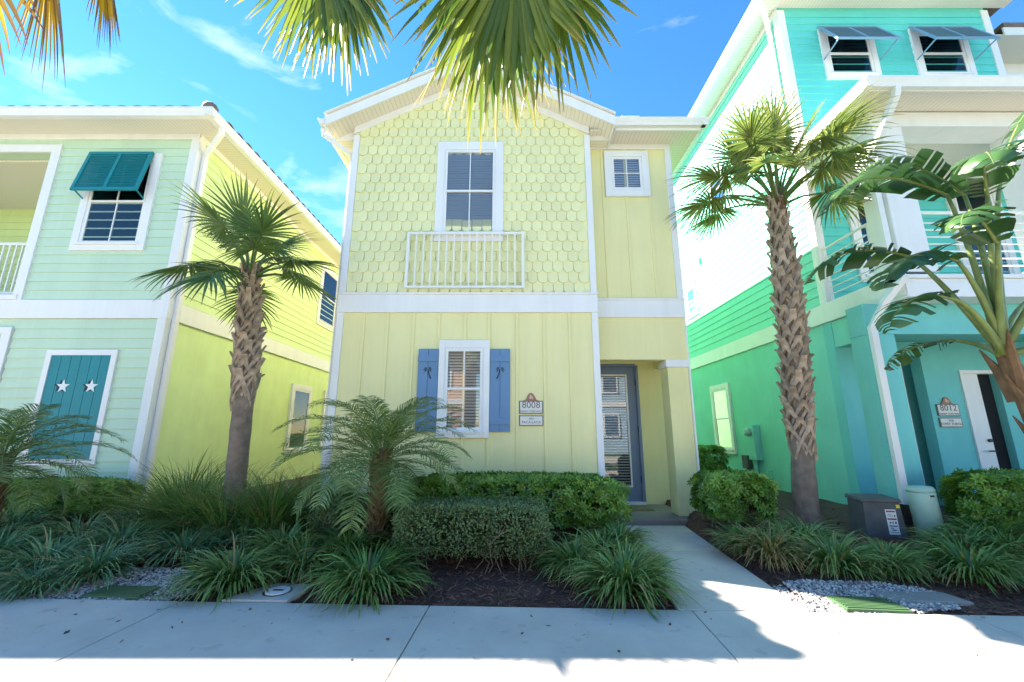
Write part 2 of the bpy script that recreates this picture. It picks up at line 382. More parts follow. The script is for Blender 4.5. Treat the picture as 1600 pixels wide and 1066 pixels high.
# sidewalk: sub-base with a slab for every panel, turned a little against the houses
rot = -math.atan(.0426)
sw = struct('sidewalk', MB().box(-19, 19, -3.05, -.01, -.15, -.03), 'concrete_d')
sw.location = (0, 3.662, 0); sw.rotation_euler = (0, 0, rot)
for i in range(-9, 9):
    a0 = .74 * 0 + 1.40 + i * 2.06
    o = part('slab', MB().box(a0 + .004, a0 + 2.056, -3.04, 0, -.10, 0), 'concrete', sw, bev=.006)
ww = struct('walkway', MB().prism([(WALK[0][0] + .01, WALK[0][1] + .1), (WALK[1][0] - .01, WALK[1][1] + .1), (WALK[2][0] - .01, 6.58), (WALK[3][0] + .01, 6.58)], lambda a, b: (a, b, -.12), lambda a, b: (a, b, -.04)), 'concrete_d')
ys = [3.585, 4.30, 5.22, 6.14, 6.605]
def wx(y, s): t = (y - 3.58) / 3.02; return (1.30 + .28 * t) if s == 0 else (2.275 + .285 * t)
for k in range(4):
    ya, yb = ys[k] + .004, ys[k + 1] - .004
    if k == 0: pa = [(wx(ya, 0), edge(wx(ya, 0)) + .008), (wx(ya, 1), edge(wx(ya, 1)) + .008)]
    else: pa = [(wx(ya, 0), ya), (wx(ya, 1), ya)]
    po = pa + [(wx(yb, 1), yb), (wx(yb, 0), yb)]
    part('slab', MB().prism(po, lambda a, b: (a, b, -.09), lambda a, b: (a, b, .002)), 'concrete', ww, bev=.005)
# strip between sidewalk and road, kerb, road (behind the camera)
struct('verge', MB().box(-60, 60, -3.2, .60, -.14, -.03), 'lawn').rotation_euler = (0, 0, rot)
struct('kerb', MB().box(-60, 60, -3.38, -3.204, -.155, .0), 'concrete').rotation_euler = (0, 0, rot)
struct('road', MB().box(-60, 60, -10.5, -3.384, -.155, -.12), 'asphalt').rotation_euler = (0, 0, rot)
# loose chips over the near mulch, and two gravel patches
m = MB(); rr = random.Random(3)
for k in range(15000):
    x = rr.uniform(-8.5, 7.5); y = edge(x) + abs(rr.gauss(0, 1.3)) + .02
    if in_walk(x, y, .02) or y > 7: continue
    z = bedz(x, y); a = rr.uniform(0, 6.28); l = rr.uniform(.012, .045); b = rr.uniform(.004, .010); h = rr.uniform(.003, .009); t = rr.uniform(-.5, .5)
    d = V((math.cos(a), math.sin(a), t)) * l; n = V((-math.sin(a), math.cos(a), rr.uniform(-.4, .4))) * b; p = V((x, y, z + .006))
    m.add([p - d - n, p + d - n * .6, p + d + n, p - d + n, p + V((0, 0, h))], [(0, 1, 4), (1, 2, 4), (2, 3, 4), (3, 0, 4)], rr.random() ** 1.6)
tag(part('mulch_chips', m, 'chips', None), 'loose dark brown bark chips over the planting bed', 'mulch', kind='stuff')
def gravel(name, cx, cy, rx, ry, n, label, seed):
    rr = random.Random(seed); m = MB(); k = 0
    while k < n:
        u, v = rr.uniform(-1, 1), rr.uniform(-1, 1)
        if u * u + v * v > 1 + .25 * noise.noise(V((u * 3, v * 3, seed))): continue
        x, y = cx + u * rx, cy + v * ry
        if y < edge(x) + .015 or in_walk(x, y, .015): continue
        k += 1; s = rr.uniform(.008, .022); z = bedz(x, y) + .012 + s * .3
        vs = [V((sx * rr.uniform(.6, 1.1), sy * rr.uniform(.6, 1.1), sz * rr.uniform(.4, .8))) * s for sx, sy, sz in ((1, 0, 0), (-1, 0, 0), (0, 1, 0), (0, -1, 0), (0, 0, 1), (0, 0, -1))]
        q = Matrix.Rotation(rr.uniform(0, 6.3), 3, 'Z') @ Matrix.Rotation(rr.uniform(-.6, .6), 3, 'X')
        m.add([q @ v_ + V((x, y, z)) for v_ in vs], [(0, 2, 4), (2, 1, 4), (1, 3, 4), (3, 0, 4), (2, 0, 5), (1, 2, 5), (3, 1, 5), (0, 3, 5)], rr.random())
    tag(part(name, m, 'stone', None), label, 'gravel', kind='stuff')
gravel('gravel', -3.55, 4.10, .85, .42, 3800, 'pale grey gravel patch round the green lid before the mint house', 5)
gravel('gravel', 2.85, 3.86, .80, .32, 3200, 'pale grey gravel patch beside the front walkway', 6)

m = MB(); rr = random.Random(9)
for k in range(90):
    x = rr.uniform(-4.3, 3.9); y = edge(x) - abs(rr.gauss(0, .45)) - .02
    if y < 2.4: continue
    a = rr.uniform(0, 6.28); l = rr.uniform(.006, .028); d = V((math.cos(a), math.sin(a), .12)) * l; n = V((-math.sin(a), math.cos(a), .3)) * l * rr.uniform(.15, .5); p = V((x, y, .004))
    m.add([p - d, p - n, p + d, p + n], [(0, 1, 2, 3)], rr.random())
tag(part('leaf_litter', m, 'chips', None), 'scattered dry leaf bits and bark crumbs on the sidewalk', 'litter', kind='stuff')

# ------------------------------------------------------------------ yellow house
Y0, Y1, Y2 = 6.55, 6.85, 7.95
yh = thing('yellow_house', 'pale yellow two-storey cottage with shingled gable and blue shutters', 'house', (0, 8, 0))
F = front(Y0); F1 = front(Y1); F2 = front(Y2)
GC = -.73                                             # gable centre
def zu(x): return 7.85 - .5 * abs(x - GC)             # roof underside
XL, XR = -2.84, 1.38
w_ = MB(); w_.prism([(XL, -.1), (XR, -.1), (XR, zu(XR) + .0), (GC, zu(GC)), (XL, zu(XL))], lambda a, b: (a, Y0, b), lambda a, b: (a, Y0 + .2, b))
part('front_wall', w_, 'yellow', yh)
w_ = MB().box(XL, XL + .2, Y0 + .2, 17, -.1, zu(XL)); part('side_wall', w_, 'yellow', yh)
part('side_wall', MB().box(XR - .2, XR, Y0 + .2, Y2, -.1, 6.7), 'yellow', yh)
part('side_wall', MB().box(2.75, 2.95, Y2 + .2, 17, -.1, 6.62), 'yellow', yh)
part('rear_wall', MB().box(XL, 2.95, 17, 17.2, -.1, 6.6), 'yellow', yh)
part('upper_wall', MB().box(XR + .001, 2.95, Y1, Y1 + .2, 2.545, 6.66), 'yellow', yh)
part('upper_side_wall', MB().box(2.75, 2.949, Y1 + .2, Y2 + .2, 2.546, 6.63), 'yellow', yh)
# entry wall with its doorway
m = MB(); m.box(XR + .001, 1.44, Y2, Y2 + .2, .08, 2.72); m.box(2.40, 2.948, Y2, Y2 + .2, .0, 2.72); m.box(1.44, 2.40, Y2, Y2 + .2, 2.62, 2.72)
part('entry_wall', m, 'yellow_st', yh)
part('porch_ceiling', MB().box(XR + .002, 2.74, Y1 + .2, Y2, 2.70, 2.74), 'yellow_st', yh)
part('porch_floor', MB().box(1.40, 3.02, 6.615, Y2 + .2, -.1, .08), 'porch', yh, bev=.02)
pil = part('porch_pillar', MB().box(2.60, 2.945, Y1 + .012, Y1 + .35, .08, 2.42), 'yellow_st', yh, bev=.008)
part('pillar_cap', MB().box(2.575, 2.97, Y1 - .012, Y1 + .375, 2.42, 2.543), 'trim', pil, bev=.006)
# door
dr = part('door', WB(F2, 1.46, 2.38, .12, 2.60, -.10, -.055), 'bluedoor', yh)
m = MB()
wbox(m, F2, 1.385, 1.46, .08, 2.62, -.12, .012); wbox(m, F2, 2.38, 2.43, .08, 2.62, -.12, .012); wbox(m, F2, 1.46, 2.38, 2.60, 2.65, -.12, .013)
part('door_frame', m, 'bluedoor', dr)
m = MB(); a0, a1, b0, b1 = 1.60, 2.19, .40, 2.42
for q in ((a0 - .03, a0, b0 - .03, b1 + .03), (a1, a1 + .03, b0 - .03, b1 + .03), (a0, a1, b0 - .03, b0), (a0, a1, b1, b1 + .03)): wbox(m, F2, *q, -.056, -.035)
part('glass_bead', m, 'trim', dr)
part('pane', WB(F2, a0, a1, b0, b1, -.046, -.042), 'glass', dr)
m = MB()
for k in range(41):
    b = b1 - .02 - k * .0495
    m.hexa([F2(a0 + .01, b - .015, -.047), F2(a1 - .01, b - .015, -.047), F2(a1 - .01, b - .013, -.0545), F2(a0 + .01, b - .013, -.0545),
            F2(a0 + .01, b + .006, -.047), F2(a1 - .01, b + .006, -.047), F2(a1 - .01, b + .008, -.0545), F2(a0 + .01, b + .008, -.0545)])
part('blind', m, 'blind', dr)
part('glass_backing', WB(F2, a0, a1, b0, b1, -.0549, -.0546), 'dark', dr)
for z in (.45, 1.35, 2.25): part('hinge', MB().tube([F2(2.383, z, -.03), F2(2.383, z + .11, -.03)], .012, 8), 'iron', dr)
part('threshold', WB(F2, 1.44, 2.42, .08, .125, -.14, .06), 'trim', dr)
# board and batten
for x in (-2.42, -2.03, -1.605, -1.19, -.765, -.374, .082, .52, .937):
    part('batten', WB(F, x - .022, x + .022, .02, 3.27, 0, .019), 'yellow', yh, bev=.003)
for x in (1.68, 2.10, 2.52): part('batten', WB(F1, x - .022, x + .022, 3.61, 6.55, 0, .019), 'yellow', yh, bev=.003)
# white trim
def board(name, W, *a): return part(name, WB(W, *a), 'trim', yh, bev=.004)
board('band_board', F, XL - .03, XR + .03, 3.27, 3.575, 0, .045); board('band_cap', F, XL - .04, XR + .045, 3.575, 3.61, 0, .062)
board('band_board', F1, XR + .03, 2.97, 3.27, 3.575, 0, .040); board('band_cap', F1, XR + .046, 2.975, 3.575, 3.61, 0, .055)
for (b0, b1) in ((0, 3.27), (3.61, 6.62)):
    board('corner_board', F, XL - .025, XL + .085, b0, b1, 0, .028)
    board('corner_board', F, XR - .075, XR + .025, b0, b1, 0, .028)
board('corner_board', F1, 2.86, 2.972, 3.61, 6.55, 0, .028)
part('corner_board', MB().box(2.946, 2.972, Y1 - .02, Y1 + .10, .08, 3.27), 'trim', yh, bev=.003)
board('frieze_board', F1, XR + .03, 2.97, 6.55, 6.66, 0, .030)
for s in (-1, 1):                                     # rake frieze
    xe = XL - .02 if s < 0 else XR + .02
    m = MB().prism([(GC, zu(GC) - .003), (xe, zu(xe) - .003), (xe, zu(xe) - .145), (GC, zu(GC) - .145)], lambda a, b: (a, Y0 - .032, b), lambda a, b: (a, Y0 - .001, b))
    part('rake_frieze', m, 'trim', yh)
# fish-scale shingles: every one a piece
sw_, sh_ = .172, .186
prof = [(-.5, 1.25), (-.5, .36), (-.46, .22), (-.36, .09), (-.2, .015), (0, 0), (.2, .015), (.36, .09), (.46, .22), (.5, .36), (.5, 1.25)]
def shingle_points(scale=.935):
    f0 = lambda a, b: (a * sw_ * scale, -.030 + .022 * b / 1.25 - .0, b * sh_)
    f1 = lambda a, b: (a * sw_ * scale, -.004 + .002 * b / 1.25, b * sh_)
    return f0, f1
f0, f1 = shingle_points()
sm = MB().prism([(a, b) for a, b in prof][::-1], f0, f1).mesh('shingle', 'yellow_sh')
sp = part('shingle_backing', WB(F, XL + .085, XR - .075, 3.61, 6.6, 0, .003), 'yellow_sh', yh)
rest = MB(); cnt = 0; row = 0; z = 3.600
rg = random.Random(2)
while z < 7.7:
    x = XL + .085 + (0 if row % 2 else sw_ / 2)
    while x < XR - .06:
        lim = zu(x) - .14
        hid = -1.24 < x < -.23 and 4.72 < z and z + sh_ * 1.25 < 6.38
        if z < lim - .03 and XL + .15 < x < XR - .145 and not hid:
            if cnt < 300 and z + sh_ * 1.25 < lim:
                o = link('shingle', sm, sp, loc=(x + rg.uniform(-.002, .002), Y0 - .003 - rg.uniform(0, .002), z + rg.uniform(-.003, .003))); o.rotation_euler = (0, rg.uniform(-.012, .012), 0); cnt += 1
            else:
                top = min(1.25, (lim - z) / sh_ + .3)
                P = [(a, min(b, top)) for a, b in prof][::-1]
                rest.prism(P, lambda a, b: (x + f0(a, b)[0], Y0 - .003 + f0(a, b)[1], z + f0(a, b)[2]), lambda a, b: (x + f1(a, b)[0], Y0 - .003 + f1(a, b)[1], z + f1(a, b)[2]))
        x += sw_
    z += sh_; row += 1
tag(part('upper_shingles', rest, 'yellow_sh', sp), None, None, kind='stuff')
# windows
window(yh, F, -1.325, -.155, 4.52, 6.455, t=.13, td=.055, grid=(2, 1))
window(yh, F1, 1.715, 2.535, 5.56, 6.50, t=.12, td=.055, hung=False, grid=(2, 2), sill=False, head=0)
window(yh, F, -1.165, -.355, 1.27, 2.80, t=.095, td=.055, grid=(2, 1))
# shutters with palm cut-outs
def shutter(x0, x1, flip):
    m = MB(); n = 2; wd = (x1 - x0) / n
    sh = part('shutter', WB(F, x0, x1, 1.36, 2.66, .0195, .026), 'blue', yh)
    for i in range(n): part('plank', WB(F, x0 + i * wd + .003, x0 + (i + 1) * wd - .003, 1.36, 2.66, .026, .044), 'blue', sh, bev=.002)
    for b in (1.47, 2.45): part('cross_rail', WB(F, x0, x1, b, b + .10, .0442, .062), 'blue', sh, bev=.003)
    # the cut-out: leaning trunk and seven fronds
    xc = (x0 + x1) / 2; zc = 2.33; m = MB()
    P = lambda a, b, n_: F(xc + flip * a, zc + b, n_)
    def blade(pts):
        n_ = len(pts); m.add([P(a, b, .0465) for a, b in pts] + [P(a, b, .043) for a, b in pts], [tuple(range(n_)), tuple(range(n_, 2 * n_))[::-1]] + [(i, (i + 1) % n_, n_ + (i + 1) % n_, n_ + i) for i in range(n_)])
    blade([(-.006, -.005), (.012, -.005), (.030, -.08), (.062, -.150), (.040, -.155), (.012, -.085)])
    for an, ln in ((175, .085), (145, .075), (205, .075), (40, .075), (8, .080), (-25, .075), (95, .04)):
        a = R(an); d = V((math.cos(a), math.sin(a))); n2 = V((-d.y, d.x)); dp = V((0, -.022))
        b0_ = d * .012; mid = d * ln * .55; tp = d * ln + dp
        blade([tuple(b0_), tuple(mid + n2 * .010), tuple(tp), tuple(mid - n2 * .010)])
    part('palm_cutout', m, 'cutout', sh)
shutter(-1.495, -1.172, 1); shutter(-.348, -.030, -1)
# juliet railing: frame, each baluster
rl = part('juliet_railing', MB(), 'rail', yh) if False else None
m = MB(); ra, rb, rz0, rz1 = -1.765, .205, 3.665, 4.655
wbox(m, F, ra, rb, rz1 - .035, rz1, .085, .125); wbox(m, F, ra, rb, rz0, rz0 + .035, .085, .125)
wbox(m, F, ra, ra + .045, rz0 + .035, rz1 - .035, .083, .127); wbox(m, F, rb - .045, rb, rz0 + .035, rz1 - .035, .083, .127)
for a in (ra + .02, rb - .02):
    for b in (rz0 + .1, rz1 - .1): wbox(m, F, a - .015, a + .015, b - .015, b + .015, .0, .084)
rl = part('juliet_railing', m, 'rail', yh)
for k in range(14):
    a = ra + .155 + k * (rb - ra - .31) / 13; part('baluster', WB(F, a - .011, a + .011, rz0 + .035, rz1 - .035, .094, .116), 'rail', rl)
# roof: gable slabs with front overhang, fascia, soffit
YF = 6.20
for s in (-1, 1):
    xe = GC + s * 2.53; T = .06
    part('roof_slope', MB().prism([(GC, zu(GC) + .13), (xe, zu(xe) + .13), (xe, zu(xe) + .17), (GC, zu(GC) + .17)], lambda a, b: (a, YF + .03, b), lambda a, b: (a, 17.6, b)), 'tile', yh)
    part('rake_fascia', MB().prism([(GC, zu(GC) - .03), (xe, zu(xe) - .03), (xe, zu(xe) + .158), (GC, zu(GC) + .158)], lambda a, b: (a, YF, b), lambda a, b: (a, YF + .025, b)), 'trim', yh)
    part('drip_edge', MB().prism([(GC, zu(GC) + .172), (xe, zu(xe) + .172), (xe, zu(xe) + .198), (GC, zu(GC) + .198)], lambda a, b: (a, YF - .045, b), lambda a, b: (a, YF + .06, b)), 'trim', yh)
    part('rake_soffit', MB().prism([(GC, zu(GC) - .001), (xe, zu(xe) - .001), (xe, zu(xe) + .02), (GC, zu(GC) + .02)], lambda a, b: (a, YF + .026, b), lambda a, b: (a, Y0 + .1, b)), 'soffit', yh)
    xi = XL if s < 0 else XR
    part('eave_return', MB().prism([(xe, zu(xe)), (xi, zu(xe)), (xi, zu(xi))], lambda a, b: (a, Y0 + .06, b - .002), lambda a, b: (a, Y0 + .1, b - .002)), 'trim', yh)
    part('eave_fascia', MB().box(min(xe, xe - s * .025), max(xe, xe - s * .025), YF + .026, 17.5, zu(xe) - .03, zu(xe) + .128), 'trim', yh)
    xi = XL if s < 0 else XR
    part('eave_soffit', MB().box(min(xi, xe - s * .03), max(xi, xe - s * .03), Y0 + .101, 17.5, zu(xe) - .002, zu(xe) + .018), 'soffit_y', yh)
xe = GC - 2.53
gutter(yh, (xe, YF - .02, zu(xe) - .02), (xe, 17.4, zu(xe) - .02), (-1, 0, 0))
downspout(yh, [(xe - .06, YF + .12, zu(xe) - .02), (xe - .06, YF + .12, zu(xe) - .12), (XL - .07, Y0 + .08, 6.28), (XL - .07, Y0 + .08, 6.1), (XL - .07, Y0 + .08, .12), (XL - .14, Y0 - .02, .06)])
# lower hip over the entry bay
zs = 6.66; ye = Y1 - .42; xe2 = 3.38
part('bay_soffit', MB().box(XR + .03, xe2 - .03, ye + .03, Y1 - .001, zs, zs + .02), 'soffit', yh)
part('bay_soffit', MB().box(2.951, xe2 - .03, Y1, 17.4, zs, zs + .019), 'soffit_y', yh)
part('bay_fascia', MB().box(1.85, xe2, ye, ye + .028, zs - .02, zs + .15), 'trim', yh)
part('bay_fascia', MB().box(xe2 - .028, xe2, ye + .029, 17.4, zs - .02, zs + .149), 'trim', yh)
gutter(yh, (1.82, ye, zs + .03), (xe2 + .11, ye, zs + .03), (0, -1, 0)); gutter(yh, (xe2, ye - .1, zs + .03), (xe2, 17.3, zs + .03), (1, 0, 0))
m = MB().add([(XR + .06, ye - .04, zs + .151), (xe2 + .04, ye - .04, zs + .151), (xe2 + .04, 17.4, zs + .151), (XR + .06, 17.4, zs + .151), (XR + .06, ye + 2, zs + .7), (XR + .3, ye + 2, zs + .7), (XR + .3, 15.4, zs + .7), (XR + .06, 15.4, zs + .7)],
             [(0, 3, 2, 1), (4, 5, 6, 7), (0, 1, 5, 4), (1, 2, 6, 5), (2, 3, 7, 6), (3, 0, 4, 7)]); part('bay_roof', m, 'tile', yh)
part('roof_vent', MB().box(2.02, 2.36, ye + .15, ye + .4, zs + .16, zs + .42), 'trim', yh, bev=.01)

# signs
def sign_set(W, ac, bc, sc, number, l2, l3, l4, house, rotz):
    def flat(o, a, b, n):
        o.location = W(a, b, n); o.rotation_euler = (math.pi / 2, 0, rotz)
    t = thing('address_sign', 'white %s address plaque with arched brown crest on the %s' % (number, house), 'sign', W(ac, bc, 0))
    hw, hh = .185 * sc, .10 * sc
    fr = part('frame', WB(W, ac - hw, ac + hw, bc - hh, bc + hh, .002, .022), 'signf', t)
    part('face', WB(W, ac - hw + .014, ac + hw - .014, bc - hh + .014, bc + hh - .014, .022, .026), 'signw', t)
    pr = [(-.75, 0), (-.62, .02), (-.45, .10), (-.34, .32), (-.22, .52), (-.1, .62), (0, .64), (.1, .62), (.22, .52), (.34, .32), (.45, .10), (.62, .02), (.75, 0)]
    part('crest', MB().prism([(ac + a * hw, bc + hh + b * hh * 1.9) for a, b in pr], lambda a, b: W(a, b, .022), lambda a, b: W(a, b, .003)), 'signr', t)
    em = [(-.10, .18), (-.02, .14), (.05, .22), (.12, .12), (.2, .12), (.13, .24), (.2, .30), (.06, .36), (.0, .50), (-.12, .46), (-.06, .34), (-.16, .30)]
    part('emblem', MB().prism([(ac + a * hw * 1.1, bc + hh + b * hh * 1.9) for a, b in em], lambda a, b: W(a, b, .025), lambda a, b: W(a, b, .0222)), 'cream', t)
    for s, size, b, in ((number, .145, -.012), (l2, .040, -.076)):
        o = link('lettering', text_mesh(s, size * sc, 'signt'), t); flat(o, ac, bc + b * sc, .0275); o.location -= t.location
    t2 = thing('name_sign', 'small framed name plaque under the %s plaque of the %s' % (number, house), 'sign', W(ac, bc - .215 * sc, 0))
    b2 = bc - .205 * sc; h2 = .078 * sc
    part('frame', WB(W, ac - hw, ac + hw, b2 - h2, b2 + h2, .002, .022), 'signf', t2)
    part('face', WB(W, ac - hw + .013, ac + hw - .013, b2 - h2 + .013, b2 + h2 - .013, .022, .026), 'signw', t2)
    for s, size, b in ((l3, .048, .014), (l4, .055, -.042)):
        o = link('lettering', text_mesh(s, size * sc, 'signt'), t2); flat(o, ac, b2 + b * sc, .0275); o.location -= t2.location
sign_set(F, .298, 1.735, 1.0, '8008', 'SANDY TOES WAY', 'AN', 'PACA LACA', 'yellow house', 0)
tag(part('doormat', box(1.62, 2.36, 7.30, 7.78, .08, .098), 'mat', None), 'brown coir doormat before the blue glazed door', 'doormat')
t = thing('storage_box', 'dark brown resin box standing beside the yellow porch', 'box', (3.35, 8.4, .1))
part('body', box(3.08, 3.62, 8.1, 8.7, .05, .56), 'brownbox', t, bev=.015); part('lid', box(3.05, 3.65, 8.07, 8.73, .561, .62), 'brownbox', t, bev=.012)

# ------------------------------------------------------------------ mint house (left)
mh = thing('mint_house', 'mint green two-storey house with tiled hip roof and teal shutters', 'house', (-8, 10, 0))
YM = 6.93; XM = -6.0; G = front(YM); GS = rside(XM)
part('front_wall', box(-8.62, XM, YM, YM + .2, -.1, 6.95), 'mint', mh)
part('front_header', box(-13, -8.62, YM, YM + .2, 6.545, 6.95), 'mint', mh)
part('floor_band_wall', box(-13, -8.62, YM, YM + .2, 2.72, 3.60), 'mint', mh)
part('front_end_wall', box(-13.2, -13, YM, 18, -.1, 6.95), 'mint', mh)
part('side_wall', box(XM - .2, XM, YM + .2, 18, -.1, 3.27), 'lime_st', mh)
part('upper_side_wall', box(XM - .2, XM, YM + .2, 18, 3.27, 6.95), 'lime', mh)
part('rear_wall', box(-13.2, XM, 18, 18.2, -.1, 6.95), 'lime', mh)
part('balcony_floor', box(-13, -8.6, YM + .2, 9.0, 3.40, 3.55), 'concrete_d', mh)
part('balcony_ceiling', box(-13, -6.2, YM + .2, 9.2, 6.50, 6.54), 'soffit', mh)
part('balcony_back_wall', box(-13, -8.62, 8.9, 9.1, -.1, 6.5), 'lime', mh)
part('balcony_end_wall', box(-8.82, -8.62, YM + .2, 8.9, -.1, 6.5), 'lime', mh)
lap(mh, front(8.9), -13, -8.82, 3.55, 6.5, 'lime')
lap(mh, G, -8.55, XM - .1, 3.62, 6.80, 'mint'); lap(mh, G, -8.55, XM - .1, .05, 3.26, 'mint')
lap(mh, GS, YM + .1, 17.9, 3.62, 6.80, 'lime')
def mboard(name, W, *a): return part(name, WB(W, *a), 'trim', mh, bev=.004)
mboard('band_board', G, -13, XM + .05, 3.275, 3.61, 0, .05); mboard('band_board', GS, YM, 18, 3.275, 3.61, .0, .052)
for b0, b1 in ((-.05, 3.275), (3.61, 6.86)):
    mboard('corner_board', G, XM - .115, XM + .036, b0, b1, .0, .042); mboard('corner_board', GS, YM + .001, YM + .12, b0, b1, .0, .038)
mboard('opening_trim', G, -8.72, -8.55, 3.61, 6.54, 0, .05); mboard('opening_trim', G, -13, -8.55, 6.54, 6.70, 0, .052)
mboard('opening_trim', G, -8.72, -8.57, 0, 3.0, 0, .05); mboard('opening_trim', G, -13, -8.57, 3.0, 3.12, 0, .052)
mboard('opening_sill', G, -13, -8.62, 3.612, 3.70, -.1, .07)
mboard('frieze_board', G, -13, XM, 6.83, 6.95, 0, .034); mboard('frieze_board', GS, YM, 18, 6.83, 6.95, 0, .032)
rl = part('balcony_railing', WB(G, -13, -8.72, 4.68, 4.73, -.10, -.05), 'rail', mh)
part('bottom_rail', WB(G, -13, -8.72, 3.75, 3.79, -.095, -.055), 'rail', rl)
for k in range(10): a = -8.80 - k * .115; part('baluster', WB(G, a - .012, a + .012, 3.79, 4.68, -.087, -.063), 'rail', rl)
# fan-leaved wall ornament on the balcony
t = thing('balcony_plant', 'small dark green plant behind the mint house balcony railing', 'plant', (-9.25, 7.6, 3.55))
part('pot', MB().tube([(-9.25, 7.6, 3.551), (-9.25, 7.6, 3.85)], [.10, .14], 12), 'iron', t)
m = MB()
for k in range(40):
    a = k * 2.4; e = .3 + .9 * random.random(); p = V((-9.25, 7.6, 4.0)); d = V((math.cos(a) * math.cos(e), math.sin(a) * math.cos(e), math.sin(e)))
    n = d.cross(V((0, 0, 1))).normalized() * .05; q = p + d * .22; m.add([p, q - n, q + d * .12, q + n], [(0, 1, 2, 3)], random.random())
part('foliage', m, 'bop', t); part('stem', MB().tube([(-9.25, 7.6, 3.85), (-9.25, 7.6, 4.05)], .015, 6), 'twig', t)
# upper window with a louvred top-hung shutter
window(mh, G, -7.93, -6.60, 4.53, 6.50, t=.13, td=.06, grid=(2, 1))
def bahama(parent, W, a0, a1, btop, drop, out, mat, nl, n0=.065, louv=True, panel=None, nb=1):
    """hinged at the top edge, swung outwards"""
    L_ = math.hypot(drop, out); dz, dn = -drop / L_, out / L_
    P = lambda a, s, t: W(a, btop + dz * s + dn * t, n0 + dn * s - dz * t)      # s down the leaf, t thickness
    def bar(mb, a0_, a1_, s0, s1, t0, t1): mb.hexa([P(a, s, t) for s in (s0, s1) for a, t in ((a0_, t1), (a1_, t1), (a1_, t0), (a0_, t0))])
    m = MB(); f = .06
    bar(m, a0, a1, 0, f, 0, .035); bar(m, a0, a1, L_ - f, L_, 0, .035)
    bar(m, a0, a0 + f, f, L_ - f, .001, .034); bar(m, a1 - f, a1, f, L_ - f, .001, .034)
    for k in range(1, nb + 1):
        c_ = a0 + (a1 - a0) * k / (nb + 1); bar(m, c_ - f / 2, c_ + f / 2, f, L_ - f, .001, .034)
    sh = part('bahama_shutter', m, mat, parent)
    for k in range(nl):
        s = f + (L_ - 2 * f) * (k + .5) / nl; h = (L_ - 2 * f) / nl * .62
        m = MB(); m.hexa([P(a, s + ds, t) for ds, ts in ((-h, (.012, .004)), (h, (.031, .023))) for a, t in ((a0 + f, ts[0]), (a1 - f, ts[0]), (a1 - f, ts[1]), (a0 + f, ts[1]))])
        part('louvre', m, mat, sh)
    if panel:
        m = MB(); bar(m, a0 + f, a1 - f, f, L_ - f, .012, .020); part('shutter_panel', m, panel, sh)
    for a in (a0 + .04, a1 - .04):
        e = P(a, L_ - .03, .0); part('stay_arm', MB().tube([e, W(a, btop + dz * L_ - .05, n0 - .01)], .014, 6), mat, sh)
bahama(mh, G, -7.94, -6.74, 6.50, .90, .17, 'tealsh', 20)
# fixed board shutter with two stars, framed in white
fr = MB(); a0, a1, b0, b1 = -7.87, -6.67, .84, 2.72; t_ = .095
for q in ((a0, a0 + t_, b0, b1), (a1 - t_, a1, b0, b1), (a0 + t_, a1 - t_, b1 - t_, b1), (a0 + t_, a1 - t_, b0, b0 + t_)): wbox(fr, G, *q, .0, .055)
fx = part('fixed_shutter', fr, 'trim', mh, bev=.003)
n = 6; wd = (a1 - a0 - 2 * t_) / n
part('shutter_backing', WB(G, a0 + t_, a1 - t_, b0 + t_, b1 - t_, .02, .030), 'tealsh', fx)
for k in range(n): part('plank', WB(G, a0 + t_ + k * wd + .003, a0 + t_ + (k + 1) * wd - .003, b0 + t_, b1 - t_, .030, .042), 'tealsh', fx, bev=.002)
for b in (b0 + t_ + .08, b1 - t_ - .30): part('cross_rail', WB(G, a0 + t_ + .004, a1 - t_ - .004, b, b + .012, .0422, .045), 'tealsh', fx)
for c_ in (-7.49, -7.02):
    for (dx, mt, n0_, n1_) in ((-.022, 'cutout', .0425, .0440), (.022, 'trim', .0445, .0462)):
        pts = [(c_ + dx + math.sin(k * math.pi / 5) * (.115 if k % 2 == 0 else .048), 2.10 + math.cos(k * math.pi / 5) * (.115 if k % 2 == 0 else .048)) for k in range(10)]
        part('star', MB().prism(pts[::-1], lambda a, b: G(a, b, n1_), lambda a, b: G(a, b, n0_)), mt, fx)
window(mh, GS, 12.2, 13.5, 4.60, 6.58, t=.11, td=.06, grid=(1, 1), blinds='blindw', bfrac=.5)
window(mh, GS, 11.25, 12.35, .80, 2.66, t=.10, td=.06, grid=(1, 1), blinds='blindw', bfrac=.5)
window(mh, GS, 13.25, 14.35, .80, 2.66, t=.10, td=.06, grid=(1, 1), blinds='blindw', bfrac=.5)
